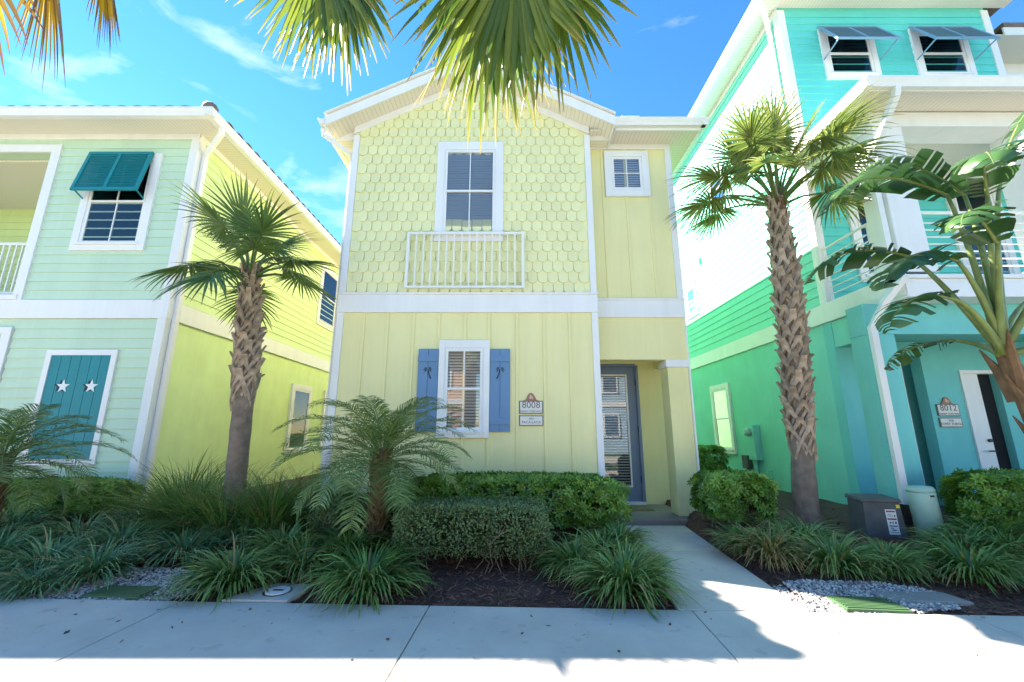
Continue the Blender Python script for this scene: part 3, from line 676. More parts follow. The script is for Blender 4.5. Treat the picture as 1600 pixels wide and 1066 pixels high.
# eaves and hip roof
xe, ye, ze = -5.50, 6.47, 6.95
part('eave_soffit', box(-13.6, xe - .03, ye + .03, YM - .001, ze, ze + .02), 'soffit', mh)
part('eave_soffit', box(XM + .001, xe - .03, YM, 18.5, ze, ze + .019), 'soffit_y', mh)
part('eave_fascia', box(-13.6, xe, ye, ye + .028, ze - .03, ze + .14), 'trim', mh)
part('eave_fascia', box(xe - .028, xe, ye + .029, 18.5, ze - .03, ze + .139), 'trim', mh)
gutter(mh, (-13.6, ye, ze - .03), (xe + .118, ye, ze - .03), (0, -1, 0), h=.15); gutter(mh, (xe, ye - .115, ze - .0301), (xe, 18.5, ze - .0301), (1, 0, 0), h=.15)
h = 1.6
part('roof', MB().add([(-13.7, ye - .03, ze + .142), (xe + .03, ye - .03, ze + .142), (xe + .03, 18.6, ze + .142), (-13.7, 18.6, ze + .142), (-10.0, ye + 4.0, ze + h), (-9.5, ye + 4.0, ze + h), (-9.5, 14.6, ze + h), (-10.0, 14.6, ze + h)],
    [(0, 3, 2, 1), (4, 5, 6, 7), (0, 1, 5, 4), (1, 2, 6, 5), (2, 3, 7, 6), (3, 0, 4, 7)]), 'tile', mh)
arc = [(.135 * math.cos(R(a)), .075 * math.sin(R(a))) for a in range(0, 181, 30)] + [(-.115, 0), (-.085, .030), (0, .055), (.085, .030), (.115, 0)]
sl_ = h / 4.0
tm = MB().prism(arc, lambda a, b: (a, -.09, b), lambda a, b: (a, .42, b + .51 * sl_)).mesh('roof_tile', 'tile')
for k in range(28): link('roof_tile', tm, mh, loc=V((xe - .40 - k * .285, ye, ze + .095)) - mh.location)
for k in range(38): link('roof_tile', tm, mh, loc=V((xe, ye + .42 + k * .285, ze + .131)) - mh.location, rot=(0, 0, R(90)))
part('hip_cap', MB().tube([(xe + .02, ye - .02, ze + .13), (xe - .05, ye + .05, ze + .22), (xe - .9, ye + .9, ze + .22 + .85 * sl_)], [.10, .13, .12], 10), 'tile', mh, True)
downspout(mh, [(xe + .06, ye + .25, ze - .02), (xe + .05, ye + .28, ze - .12), (XM + .09, YM + .10, 6.55), (XM + .09, YM + .10, 6.4), (XM + .09, YM + .10, .15), (XM + .12, YM - .0, .08)], r=.052)

# ------------------------------------------------------------------ aqua house (right)
ah = thing('aqua_house', 'tall aqua three-storey house with white balcony and blue awning shutters', 'house', (8, 10, 0))
YA, XA, YP = 7.10, 5.65, 5.62; A = front(YA); AS = lside(XA); AP = front(YP)
part('side_wall', box(XA, XA + .2, YA + .2, 20, -.1, 3.27), 'sea_st', ah)
part('upper_side_wall', box(XA, XA + .2, YA + .2, 20, 3.27, 10.2), 'aqua_side', ah)
part('upper_front_wall', box(XA, 10.05, YA, YA + .2, 3.3, 10.2), 'aqua', ah)
part('lower_front_wall', MB().box(XA, 6.72, YA, YA + .2, -.1, 3.3).box(7.10, 7.72, YA, YA + .2, -.1, 3.3).box(8.36, 14, YA, YA + .2, -.1, 3.3).box(6.72, 7.10, YA, YA + .2, 2.66, 3.3).box(7.72, 8.36, YA, YA + .2, 2.36, 3.3), 'teal_st', ah)
part('alcove_wall', box(6.4, 9.4, YA + .45, YA + .6, -.1, 2.8), 'teal_st', ah)
part('rear_wall', box(XA, 14, 20, 20.2, -.1, 10.2), 'aqua_side', ah)
part('right_wing_wall', box(10.05, 15, YA + .9, YA + 1.1, 3.3, 9.9), 'trim', ah)
lap(ah, AS, YA + .12, 19.9, 3.62, 10.1, 'aqua_side', .175)
lap(ah, A, XA + .1, 9.95, 7.0, 10.1, 'aqua', .175); lap(ah, A, XA + .1, 9.95, 3.65, 6.35, 'aqua', .175)
def aboard(name, W, *a): return part(name, WB(W, *a), 'trim', ah, bev=.004)
aboard('band_board', AS, YP + .001, 20, 3.27, 3.61, 0, .045)
for b0, b1 in ((3.61, 10.1),):
    aboard('corner_board', A, XA - .034, XA + .115, b0, b1, 0, .040); aboard('corner_board', AS, YA + .001, YA + .125, b0, b1, 0, .036)
aboard('corner_board', A, 9.93, 10.08, 3.61, 10.1, 0, .040)
aboard('frieze_board', AS, YA, 20, 10.05, 10.2, 0, .034)
# balcony on stucco piers: beams, deck edge, pillars, rails
part('pier', box(5.22, 5.62, YP + .30, YP + .62, -.1, 2.76), 'teal_st', ah, bev=.01); part('pier', box(9.6, 10.15, YP + .3, YP + .62, -.1, 2.76), 'teal_st', ah, bev=.01)
part('front_beam', box(5.22, 13, YP + .30, YP + .62, 2.761, 3.229), 'teal_st', ah, bev=.01)
part('side_beam', box(XA + .01, XA + .3, YP + .62, YA, 2.80, 3.268), 'sea_st', ah)
part('porch_ceiling', box(XA + .3, 13, YP + .62, YA, 2.90, 2.94), 'teal_st', ah)
part('deck_edge', WB(AP, XA - .03, 13, 3.23, 3.50, -.4, .03), 'trim', ah, bev=.004); part('deck_edge', WB(AP, XA - .045, 13, 3.501, 3.56, -.4, .06), 'trim', ah, bev=.004)
part('balcony_floor', box(XA + .02, 13, YP + .1, YA, 3.561, 3.62), 'trim', ah)
for x in (5.68, 8.0):
    p = part('balcony_pillar', box(x, x + .46, YP + .03, YP + .45, 3.62, 6.06), 'trim', ah, bev=.01)
    part('pillar_base', box(x - .03, x + .49, YP, YP + .48, 3.62, 3.80), 'trim', p, bev=.006)
part('porch_beam', box(XA, 14, YP + .02, YP + .42, 6.06, 6.32), 'trim', ah); part('porch_side_beam', box(XA + .01, XA + .36, YP + .42, YA, 6.02, 6.32), 'trim', ah)
part('balcony_ceiling', box(XA + .36, 14, YP + .42, YA, 6.24, 6.28), 'soffit', ah)
zp = 6.33; yp = YP - .42; xp = XA - .36
part('porch_soffit', box(xp + .02, 14, yp + .02, YP + .02, zp, zp + .02), 'soffit', ah); part('porch_soffit', box(xp + .02, XA, YP + .021, YA - .03, zp, zp + .0195), 'soffit_g', ah)
part('porch_fascia', box(xp, 14, yp, yp + .026, zp - .03, zp + .14), 'trim', ah); part('porch_fascia', box(xp, xp + .026, yp + .027, YA - .04, zp - .03, zp + .139), 'trim', ah)
gutter(ah, (xp - .1, yp, zp - .02), (14, yp, zp - .02), (0, -1, 0), h=.15); gutter(ah, (xp, yp - .1, zp - .0201), (xp, YA - .05, zp - .0201), (-1, 0, 0), h=.15)
part('porch_roof', MB().add([(xp - .03, yp - .03, zp + .142), (14, yp - .03, zp + .142), (14, YA - .04, zp + .142), (xp - .03, YA - .04, zp + .142), (XA + .9, YA - .3, zp + .55), (14, YA - .3, zp + .55), (14, YA - .04, zp + .55), (XA + .9, YA - .04, zp + .55)],
    [(0, 3, 2, 1), (4, 5, 6, 7), (0, 1, 5, 4), (1, 2, 6, 5), (2, 3, 7, 6), (3, 0, 4, 7)]), 'trim', ah)
downspout(ah, [(5.66, yp - .05, zp + .0), (5.66, yp - .02, zp - .12), (5.60, YP - .02, 5.62), (5.59, YP + .10, 5.45), (5.59, YP + .10, 3.75), (5.58, YP - .06, 3.5), (5.40, YP + .10, 3.2), (5.24, YP + .22, 2.85), (5.24, YP + .23, .42)], r=.058)
part('downspout_boot', MB().tube([(5.24, YP + .23, .42), (5.24, YP + .23, .08)], .07, 8), 'iron', ah)
def hrail(name, p0, p1, nrow=7):
    p0, p1 = V(p0), V(p1); g = part(name, MB().tube([p0 + V((0, 0, 1.0)), p1 + V((0, 0, 1.0))], .026, 6), 'rail', ah)
    for k in range(nrow): zz = .14 + k * .115; part('rail_bar', MB().tube([p0 + V((0, 0, zz)), p1 + V((0, 0, zz))], .012, 6), 'rail', g)
    for p in (p0, p1): part('rail_post', MB().tube([p + V((0, 0, .0)), p + V((0, 0, 1.0))], .024, 6), 'rail', g)
hrail('side_railing', (XA + .05, YA - .04, 3.62), (XA + .05, YP + .47, 3.62)); hrail('front_railing', (6.17, YP + .12, 3.62), (7.98, YP + .12, 3.62)); hrail('front_railing', (8.5, YP + .12, 3.62), (12.5, YP + .12, 3.62))
# windows
window(ah, A, 6.40, 7.52, 8.36, 9.62, t=.11, td=.06, grid=(1, 1)); bahama(ah, A, 6.36, 7.60, 9.60, .74, .40, 'steel', 12, panel='tealpoly')
window(ah, A, 8.30, 9.46, 8.36, 9.62, t=.11, td=.06, grid=(1, 1)); bahama(ah, A, 8.27, 9.54, 9.60, .74, .40, 'steel', 12, panel='tealpoly')
window(ah, A, 6.30, 7.15, 4.0, 6.2, t=.12, td=.06, grid=(1, 1), blinds='blind'); window(ah, A, 8.2, 9.2, 3.75, 6.3, t=.12, td=.06, grid=(1, 1), blinds='bluecurtain')
window(ah, front(YA + .9), 10.35, 12.6, 8.3, 9.4, t=.12, td=.06, hung=False, grid=(4, 1), blinds='bluecurtain')
window(ah, AS, 10.73, 11.73, .82, 2.62, t=.10, td=.06, grid=(1, 1)); window(ah, AS, 12.0, 12.75, 4.85, 5.9, t=.09, td=.055, grid=(1, 1), blinds='blindw')
window(ah, AS, 9.75, 10.55, 7.35, 8.35, t=.10, td=.06, grid=(1, 1), blinds='blindw')
part('wall_light', box(XA - .10, XA - .03, 11.5, 11.6, 6.28, 6.42), 'aqua_side', ah)
# front door, half behind the wall
dr = part('door', box(7.74, 8.04, YA + .02, YA + .065, .08, 2.34), 'trim', ah)
part('door_frame', MB().box(7.70, 7.74, YA - .03, YA + .1, .05, 2.40).box(7.74, 8.36, YA - .029, YA + .1, 2.34, 2.40), 'trim', dr)
part('dark_opening', box(8.04, 8.36, YA + .12, YA + .14, .0, 2.34), 'dark', dr)
part('handle', MB().tube([(7.98, YA + .02, 1.05), (7.98, YA - .04, 1.05), (7.88, YA - .04, 1.05)], .012, 6), 'iron', dr); part('deadbolt', MB().tube([(7.98, YA + .02, 1.22), (7.98, YA - .015, 1.22)], .028, 10), 'iron', dr)
part('alcove_trim', box(6.74, 6.80, YA + .06, YA + .44, -.05, 2.62), 'trim', ah)
# main eaves
xe, ze = XA - .42, 10.2
part('eave_soffit', box(xe + .02, XA, YA - .45, 20.4, ze, ze + .02), 'soffit_g', ah); part('eave_soffit', box(XA + .001, 10.5, YA - .45, YA, ze, ze + .0195), 'soffit', ah)
part('eave_fascia', box(xe, xe + .026, YA - .45, 20.4, ze - .03, ze + .14), 'trim', ah); part('eave_fascia', box(xe + .027, 10.5, YA - .477, YA - .451, ze - .03, ze + .14), 'trim', ah)
gutter(ah, (xe, YA - .57, ze - .02), (xe, 20.4, ze - .02), (-1, 0, 0), h=.15)
downspout(ah, [(xe - .06, YA - .2, ze), (xe - .05, YA - .2, ze - .1), (XA - .085, YA + .2, 9.85), (XA - .085, YA + .2, 9.7), (XA - .085, YA + .2, 6.6)], r=.05)
part('roof', MB().add([(xe - .03, YA - .49, ze + .142), (10.6, YA - .49, ze + .142), (10.6, 20.5, ze + .142), (xe - .03, 20.5, ze + .142), (7.6, YA + 2, ze + 1.2), (8.2, YA + 2, ze + 1.2), (8.2, 18, ze + 1.2), (7.6, 18, ze + 1.2)],
    [(0, 3, 2, 1), (4, 5, 6, 7), (0, 1, 5, 4), (1, 2, 6, 5), (2, 3, 7, 6), (3, 0, 4, 7)]), 'tile', ah)
part('wing_soffit', box(10.08, 15, YA + .2, YA + .899, 9.72, 9.74), 'soffit', ah); part('wing_fascia', box(10.6, 15, YA + .17, YA + .199, 9.70, 9.9), 'trim', ah)
part('wing_roof', box(10.6, 15, YA + .15, 20, 9.901, 10.0), 'tile', ah)
sign_set(A, 7.37, 1.72, 1.0, '8012', 'SANDY TOES WAY', 'THE', 'TOPSY TURTLE', 'aqua house', 0)
# meter cabinet on the side wall
t = thing('meter_cabinet', 'sea green electric meter cabinet on the stucco side wall', 'meter', (XA, 9.9, .15))
part('cabinet', box(XA - .16, XA - .001, 9.65, 9.95, .74, 1.52), 'sea_st', t, bev=.008); part('lower_box', box(XA - .12, XA - .001, 10.1, 10.35, .52, .82), 'transf', t, bev=.008)
md = part('meter_dome', MB().tube([(XA - .16, 9.8, 1.36), (XA - .21, 9.8, 1.36), (XA - .27, 9.8, 1.36), (XA - .285, 9.8, 1.36)], [.09, .088, .075, .04], 14), 'pedestal', t, True)
part('conduit', MB().tube([(XA - .07, 9.85, .74), (XA - .07, 9.85, .05)], .045, 8), 'sea_st', t); part('conduit', MB().tube([(XA - .05, 10.22, .52), (XA - .05, 10.22, .05)], .02, 8), 'transf', t)
t = thing('hose_tap', 'small green water tap on the stucco side wall', 'tap', (XA, 9.35, .4))
part('pipe', MB().tube([(XA - .03, 9.35, .55), (XA - .03, 9.35, .05)], .014, 6), 'sea_st', t); part('spout', MB().tube([(XA - .03, 9.35, .55), (XA - .12, 9.35, .55), (XA - .14, 9.35, .49)], .018, 6), 'sea_st', t)

# ------------------------------------------------------------------ utilities in the beds
t = thing('utility_cabinet', 'dark grey utility cabinet with a white warning label in the bed', 'cabinet', (4.60, 5.60, .05))
q = Matrix.Rotation(R(-10), 4, 'Z'); t.rotation_euler = (0, 0, R(-12)); t['_w'] = 0; t.scale = (.80, .80, .92)
part('body', MB().hexa([(-.27, -.24, 0), (.27, -.24, 0), (.27, .24, 0), (-.27, .24, 0), (-.25, -.21, .50), (.25, -.21, .50), (.25, .22, .50), (-.25, .22, .50)]), 'transf', t, bev=.012)
part('lid', MB().hexa([(-.275, -.235, .501), (.275, -.235, .501), (.275, .245, .501), (-.275, .245, .501), (-.26, -.22, .545), (.26, -.22, .545), (.26, .23, .56), (-.26, .23, .56)]), 'transf', t, bev=.01)
def face(z, n): return lambda a, b, d: (a, -.24 + .06 * b - n - d, b)
FW = lambda a, b, n: (a, -.2405 + .0605 * b - n, b)
lb = part('warning_label', WB(FW, .03, .17, .10, .41, .0, .003), 'signw', t)
for (a0, a1, b0, b1, mt) in ((.04, .16, .375, .395, 'red'), (.04, .16, .28, .30, 'red'), (.05, .11, .345, .350, 'black'), (.05, .12, .325, .330, 'black'), (.135, .150, .32, .345, 'black'), (.06, .08, .235, .255, 'black'), (.095, .11, .235, .26, 'red'), (.13, .15, .235, .26, 'black'), (.045, .155, .20, .212, 'black'), (.06, .10, .175, .185, 'black'), (.07, .13, .15, .162, 'black'), (.05, .15, .125, .130, 'black')):
    part('print', WB(FW, a0, a1, b0, b1, .003, .0042), mt, lb)
part('yellow_sticker', WB(FW, .19, .235, .43, .47, .0, .003), 'yel', t)
t = thing('utility_pedestal', 'pale green plastic cable pedestal leaning beside the hedge', 'pedestal', (5.10, 5.42, .03)); t['_w'] = 0; t.rotation_euler = (0, R(-3), 0)
part('post', MB().tube([(0, 0, 0), (0, 0, .58), (0, 0, .62)], [.140, .136, .135], 28), 'pedestal', t, True); part('cap', MB().tube([(0, 0, .605), (0, 0, .64), (0, 0, .665), (0, 0, .675)], [.138, .138, .12, .04], 28), 'pedestal', t, True)
part('latch', box(-.02, .02, -.145, -.13, .56, .58), 'iron', t)
def vlid(name, label, cx, cy, lx, ly, rz, z):
    o = thing(name, label, 'lid', (cx, cy, z), local=True); o.rotation_euler = (0, 0, rz)
    part('rim', box(-lx, lx, -ly, ly, -.08, .006), 'greenlid', o, bev=.006)
    for k in range(9): yk = -ly + .03 + k * (2 * ly - .06) / 8; part('rib', box(-lx + .02, lx - .02, yk - .008, yk + .008, .0061, .013), 'greenlid', o)
vlid('valve_box_lid', 'green ribbed valve box lid in the gravel before the mint house', -3.37, 3.98, .27, .13, R(-4), .0)
vlid('valve_box_lid', 'bright green valve box lid in the gravel beside the walkway', 2.86, 3.71, .24, .14, R(-6), .005)
o = part('concrete_cover', MB().hexa([(-.36, -.10, -.05), (.36, -.10, -.05), (.30, .12, -.05), (-.30, .12, -.05), (-.35, -.09, .015), (.35, -.09, .015), (.29, .11, .02), (-.29, .11, .02)]), 'concrete_d', None, bev=.01)
o.location = (3.38, 3.83, .0); o.rotation_euler = (0, 0, R(-4)); tag(o, 'weathered grey concrete cover slab next to the bright green lid', 'cover')
t = thing('cleanout_pad', 'small concrete pad with a round white cleanout cover at the sidewalk edge', 'cover', (-2.05, 3.92, 0), local=True); t.rotation_euler = (0, 0, R(-2))
part('pad', MB().prism([(-.33, -.155), (.22, -.155), (.26, .22), (-.10, .24), (-.22, .06)], lambda a, b: (a, b, -.06), lambda a, b: (a, b, .012)), 'concrete', t, bev=.006)
part('rim', MB().tube([(.03, .03, .0), (.03, .03, .016)], .115, 24), 'iron', t); part('cap', MB().tube([(.03, .03, .01), (.03, .03, .024)], .098, 24), 'trim', t); part('slot', box(-.01, .08, .015, .045, .0242, .026), 'iron', t)

# ------------------------------------------------------------------ plants
def fan(mb, P0, H, d, size, rr, n=38, droop=.35, spread=135, wseg=.034, costa=.32):
    """costapalmate leaf: petiole P0..H, segments round the costa d"""
    P0, H, d = V(P0), V(H), V(d).normalized()
    s = d.cross(V((0, 0, 1)));
    if s.length < .1: s = V((1, 0, 0))
    s.normalize(); nrm = s.cross(d).normalized()
    roll = rr.uniform(-.35, .35); s, nrm = s * math.cos(roll) + nrm * math.sin(roll), nrm * math.cos(roll) - s * math.sin(roll)
    for j in range(n):
        ph = R(-spread + 2 * spread * (j + .5) / n + rr.uniform(-1.5, 1.5)); c_, s_ = math.cos(ph), math.sin(ph)
        b = H + d * costa * size * max(0, c_) * .8 - V((0, 0, 1)) * droop * .12 * max(0, c_)
        dj = (d * c_ + s * s_ - nrm * .18 * abs(s_)).normalized()
        Ls = size * (.80 + .22 * c_ - .1 * abs(s_)) * rr.uniform(.86, 1.08); side = dj.cross(nrm).normalized()
        dr = droop * rr.uniform(.6, 1.5); vs = []; al = []; q = b; dirn = dj.copy(); r = 0; st = 6
        kink = rr.uniform(-.5, .5) if rr.random() < .25 else 0
        for k in range(st + 1):
            f = k / st; wd = min(.010 + Ls * f * R(2 * spread / n) * .55, wseg * .5)
            if f > .5: wd *= max(.04, (1 - f) / .5) ** .75
            vs += [q - side * wd + nrm * wd * .5, q, q + side * wd + nrm * wd * .5]; al += [f] * 3
            dirn = (dirn + V((0, 0, -1)) * dr * (.06 + .42 * f * f) + side * kink * .25 * f).normalized(); q = q + dirn * Ls / st
        fs = []
        for k in range(st):
            o = k * 3; fs += [(o, o + 1, o + 4, o + 3), (o + 1, o + 2, o + 5, o + 4)]
        mb.add(vs, fs, rr.random(), al)
    mid = (P0 + H) / 2 + V((0, 0, .06 * (H - P0).length)); mb.tube([P0, mid, H, H + d * costa * size * .7], [.026, .018, .013, .004], 5, r=.45)
def sabal(name, label, base, top, r0, boots0, n, size, mat, seed, elev=(80, -40), pet=.75, droop=.35, group=None, rtop=None):
    rr = random.Random(seed); base, top = V(base), V(top); H_ = (top - base).length
    t = thing(name, label, 'palm tree', base, group)
    ax = lambda f: base.lerp(top, f) + V((.03 * math.sin(f * 5 + seed), 0, 0)) * H_ * .25
    path = [ax(k / 24) for k in range(25)]
    rad = [r0 * (1.14 - .22 * min(1, k / 5)) * (1 + .025 * math.sin(k * 2.3)) * (1 if k < 18 else 1 - .42 * (k - 17) / 7) for k in range(25)]
    path[0] = path[0] - V((0, 0, .15)); tr = part('trunk', MB().tube(path, rad, 20), 'trunk', t, True)
    # split leaf bases criss-crossing up the trunk
    def bootmesh(v):
        rq = random.Random(v); m = MB(); rt = r0 * .93
        for sd in (-1, 1):
            pts = [(0, .17, .058), (.50 * sd, .03, .044), (1.0 * sd, -.13, .026), (1.45 * sd, -.28, .010)]
            prev = None; vs = []
            for (an, z, o) in pts:
                wv = .042 if z < .1 else .058
                for dz in (-wv, wv):
                    a = an + (dz * .35 * sd)
                    vs += [(math.sin(a) * (rt + o), -math.cos(a) * (rt + o), z + dz * .8), (math.sin(a) * (rt + o - .035), -math.cos(a) * (rt + o - .035), z + dz * .8)]
            fs = []
            for k in range(3):
                o = k * 4; fs += [(o, o + 4, o + 6, o + 2), (o + 1, o + 3, o + 7, o + 5), (o, o + 1, o + 5, o + 4), (o + 2, o + 6, o + 7, o + 3)]
            fs += [(0, 2, 3, 1), (12, 13, 15, 14)]
            m.add(vs, fs)
        L_ = rq.uniform(.05, .15); o = rq.uniform(.06, .11)    # sawn stub
        m.hexa([(-.052, -rt - .030, .13), (.052, -rt - .030, .13), (.048, -rt - .002, .15), (-.048, -rt - .002, .15), (-.036, -rt - o, .13 + L_), (.036, -rt - o, .13 + L_), (.034, -rt - o + .022, .14 + L_), (-.034, -rt - o + .022, .14 + L_)])
        return m.mesh('leaf_base', 'boot')
    bm = [bootmesh(v) for v in range(4)]
    z = boots0; k = 0; zt = H_ - .10
    while z < zt:
        f = z / H_; p = ax(f)
        o = link('leaf_base', bm[k % 4], tr, loc=p, rot=(rr.uniform(-.05, .05), rr.uniform(-.06, .06), k * R(137.5) + rr.uniform(-.12, .12)), scale=(1, 1, rr.uniform(.85, 1.15)))
        sc_ = 1 if f < .72 else 1 - .42 * (f - .72) / .28; o.scale = (sc_, sc_, o.scale[2]); z += .027; k += 1
    fb = MB()
    for k in range(130):
        a = rr.uniform(0, 6.28); p = top + V((math.cos(a), math.sin(a), 0)) * r0 * .8 + V((0, 0, rr.uniform(-.35, .05))); d = V((math.cos(a) * .3, math.sin(a) * .3, rr.uniform(.2, 1))); fb.tube([p, p + d * rr.uniform(.05, .14)], [.010, .003], 3)
    part('crown_fibre', fb, 'fibre', tr)
    for k in range(n):
        f = (k + .5) / n; az = k * R(137.5) + rr.uniform(-.25, .25) + seed; e = R(elev[0] + (elev[1] - elev[0]) * f ** .9 + rr.uniform(-8, 8))
        P0 = top + V((math.cos(az), math.sin(az), 0)) * r0 * .35 + V((0, 0, .05 - .22 * f))
        pl = pet * rr.uniform(.8, 1.15); dv = V((math.cos(az) * math.cos(e), math.sin(az) * math.cos(e), math.sin(e))); Hh = P0 + dv * pl - V((0, 0, .08 * pl))
        d2 = (dv - V((0, 0, .25 + .35 * f))).normalized()
        m = MB(); fan(m, P0, Hh, d2, size * rr.uniform(.85, 1.1), rr, droop=droop * (.7 + .9 * f)); part('frond', m, mat, t)
    return t
sabal('sabal_palm', 'slim fan palm before the mint house corner, its grey trunk half clad in boots', (-3.62, 5.8, .0), (-3.90, 5.8, 3.72), .138, 1.95, 14, .70, 'frond', 11, elev=(80, -2), pet=.62, droop=.36)
sabal('sabal_palm', 'tall fan palm with criss-cross boots beside the aqua house', (4.02, 6.0, .0), (4.25, 6.0, 5.05), .150, 1.25, 22, .74, 'frondsun', 5, elev=(89, 15), pet=.90, droop=.40)
# street palms behind the camera whose old leaves hang into the view
def street_palm(label, base, top, leaves, mat, seed, n):
    rr = random.Random(seed); t = thing('street_palm', label, 'palm tree', base); base, top = V(base), V(top)
    path = [base.lerp(top, k / 16) for k in range(17)]; path[0] -= V((0, 0, .15)); part('trunk', MB().tube(path, [.19 - .004 * k for k in range(17)], 16), 'trunk', t, True)
    for (H, d, sz, dr, sp) in leaves:
        m = MB(); fan(m, top + V((0, .1, 0)), H, d, sz, rr, n=34, droop=dr, spread=sp, wseg=.034); part('frond', m, mat, t)
    for k in range(n):
        az = R(175 + 190 * k / n); e = R(rr.uniform(-25, 65)); dv = V((math.cos(az) * math.cos(e), math.sin(az) * math.cos(e), math.sin(e)))
        m = MB(); fan(m, top, top + dv * 1.0, dv - V((0, 0, .5)), .9, rr, droop=.5); part('frond', m, mat, t)
street_palm('fan palm on the verge whose green and yellow leaves hang over the yellow gable', (-.30, -.75, -.03), (-.30, -.75, 4.3),
    [((-.06, 1.46, 3.70), (.02, .22, -.97), .78, .24, 80), ((.0, 1.34, 3.62), (.10, .35, -.93), .68, .28, 85), ((.10, 1.50, 3.80), (.30, .2, -.92), .74, .24, 65), ((-.10, 1.6, 3.86), (-.14, .25, -.95), .84, .24, 60),
     ((-1.0, 1.62, 3.98), (0, .2, -.98), .66, .30, 70), ((-.95, 1.72, 4.04), (.10, .2, -.98), .68, .30, 60)], 'frondover', 21, 6)
street_palm('fan palm on the verge with golden dying leaves hanging over the tiled roof', (-3.2, -.75, -.03), (-3.2, -.75, 4.9),
    [((-3.05, 1.75, 4.22), (.05, .2, -.97), .80, .3, 95), ((-2.75, 1.85, 4.25), (.2, .2, -.95), .72, .3, 85), ((-2.35, 1.80, 4.12), (.25, .2, -.95), .52, .3, 80)], 'frondgold', 22, 6)

def pinnate(mb, base, az, e0, length, rr, nl=46, ll=.24, bend=1.5, r0=.010):
    p = V(base); e = e0; n = 16; st = length / n; pts = [p.copy()]; ds = []
    for k in range(n):
        d = V((math.cos(az) * math.cos(e), math.sin(az) * math.cos(e), math.sin(e))); ds.append(d); p = p + d * st; pts.append(p.copy()); e -= bend / n * (.5 + k / n)
    ds.append(ds[-1]); mb.tube(pts, [r0 * (1 - .85 * k / n) for k in range(n + 1)], 4, r=.75)
    side0 = V((-math.sin(az), math.cos(az), 0))
    for j in range(nl):
        f = .12 + .88 * (j + .5) / nl; x = f * n; i = min(n - 1, int(x)); q = pts[i].lerp(pts[i + 1], x - i); d = ds[i]; up = side0.cross(d).normalized() * -1
        l = ll * (.45 + .75 * math.sin(math.pi * min(1, f * .86 + .1))) * rr.uniform(.85, 1.1)
        for s in (-1, 1):
            dv = (d * rr.uniform(.55, .8) + side0 * s * .85 + V((0, 0, rr.uniform(.05, .35)))).normalized(); wv = d * .0065
            m1 = q + dv * l * .55; m2 = q + dv * l + V((0, 0, -.22 * l))
            mb.add([q - wv * .6, q + wv * .6, m1 + wv, m1 - wv, m2], [(0, 1, 2, 3), (3, 2, 4)], rr.random(), [0, 0, .5, .5, 1])
def date_palm(label, base, h, n, length, seed):
    rr = random.Random(seed); t = thing('pygmy_date_palm', label, 'palm tree', base); b = V(base)
    tr = part('trunk', MB().tube([b - V((0, 0, .1)), b + V((0, 0, h * .5)), b + V((0, 0, h - .1)), b + V((0, 0, h + .08))], [.085, .09, .12, .06], 14), 'datelh', t, True)
    m = MB()
    for k in range(90):
        a = k * 2.4; z = h * (.2 + .85 * k / 90); p = b + V((math.cos(a) * .085, math.sin(a) * .085, z)); m.tube([p, p + V((math.cos(a) * .05, math.sin(a) * .05, .09))], [.018, .006], 4)
    part('leaf_stubs', m, 'datelh', tr)
    for k in range(n):
        f = (k + .5) / n; az = k * R(137.5) + rr.uniform(-.2, .2); e = R(84 - 92 * f ** .85) ; m = MB()
        pinnate(m, b + V((math.cos(az) * .04, math.sin(az) * .04, h + .06 - .14 * f)), az, e, length * rr.uniform(.85, 1.08) * (.8 + .25 * math.sin(math.pi * f)), rr, bend=1.3 + .5 * rr.random()); part('frond', m, 'datel', t)
date_palm('feathery pygmy date palm arching before the yellow house window', (-1.52, 5.0, .03), 1.06, 40, 1.18, 31)
date_palm('feathery pygmy date palm before the teal star shutter', (-5.95, 5.0, .03), 1.0, 30, 1.10, 32)

# giant bird of paradise leaning in from the right
def paddle(mb, mbp, P0, c1, H, d, length, wid, rr, curl=.9):
    P0, c1, H, d = V(P0), V(c1), V(H), V(d).normalized(); pth = []
    for k in range(9):
        f = k / 8; pth.append(P0 * (1 - f) ** 2 + c1 * 2 * f * (1 - f) + H * f * f)
    mbp.tube(pth, [.040 - .022 * k / 8 for k in range(9)], 7)
    n = 26; st = length / n; p = H.copy(); mid = [p.copy()]; dd = [d.copy()]; q = d.copy()
    for k in range(n): q = (q + V((0, 0, -1)) * curl / n * (.35 + k / n)).normalized(); p = p + q * st; mid.append(p.copy()); dd.append(q.copy())
    mbp.tube(mid, [.019 * (1 - .9 * k / n) for k in range(n + 1)], 5)
    for sd in (-1, 1):
        k0 = 0
        while k0 < n:
            k1 = min(n, k0 + rr.choice((1, 1, 2, 2, 3, 5))); dr = rr.uniform(.05, .75); r_ = rr.random(); vs = []; al = []; ns = 4
            for k in range(k0, k1 + 1):
                f = k / n; wv = wid * (math.sin(math.pi * min(1, f * .93 + .07)) ** .6) * rr.uniform(.94, 1.0)
                t_ = dd[k]; s = t_.cross(V((0, 0, 1)));
                if s.length < .05: s = V((1, 0, 0))
                s = s.normalized() * sd; u = s.cross(t_) * (1 if sd > 0 else -1)
                if u.z < 0: u = -u
                base = mid[k] + (t_ * .010 if k == k0 else (-t_ * .010 if k == k1 else V((0, 0, 0))))
                for i in range(ns + 1):
                    g = i / ns; vs.append(base + s * wv * g * (1 - .15 * dr * g) + t_ * wv * .25 * g + u * (.10 * math.sin(g * 2.6) - dr * .8 * g * g) * wv); al.append(g)
            fs = []; c_ = ns + 1
            for a in range(k1 - k0):
                for i in range(ns): fs.append((a * c_ + i, a * c_ + i + 1, (a + 1) * c_ + i + 1, (a + 1) * c_ + i))
            mb.add(vs, fs, r_, al); k0 = k1
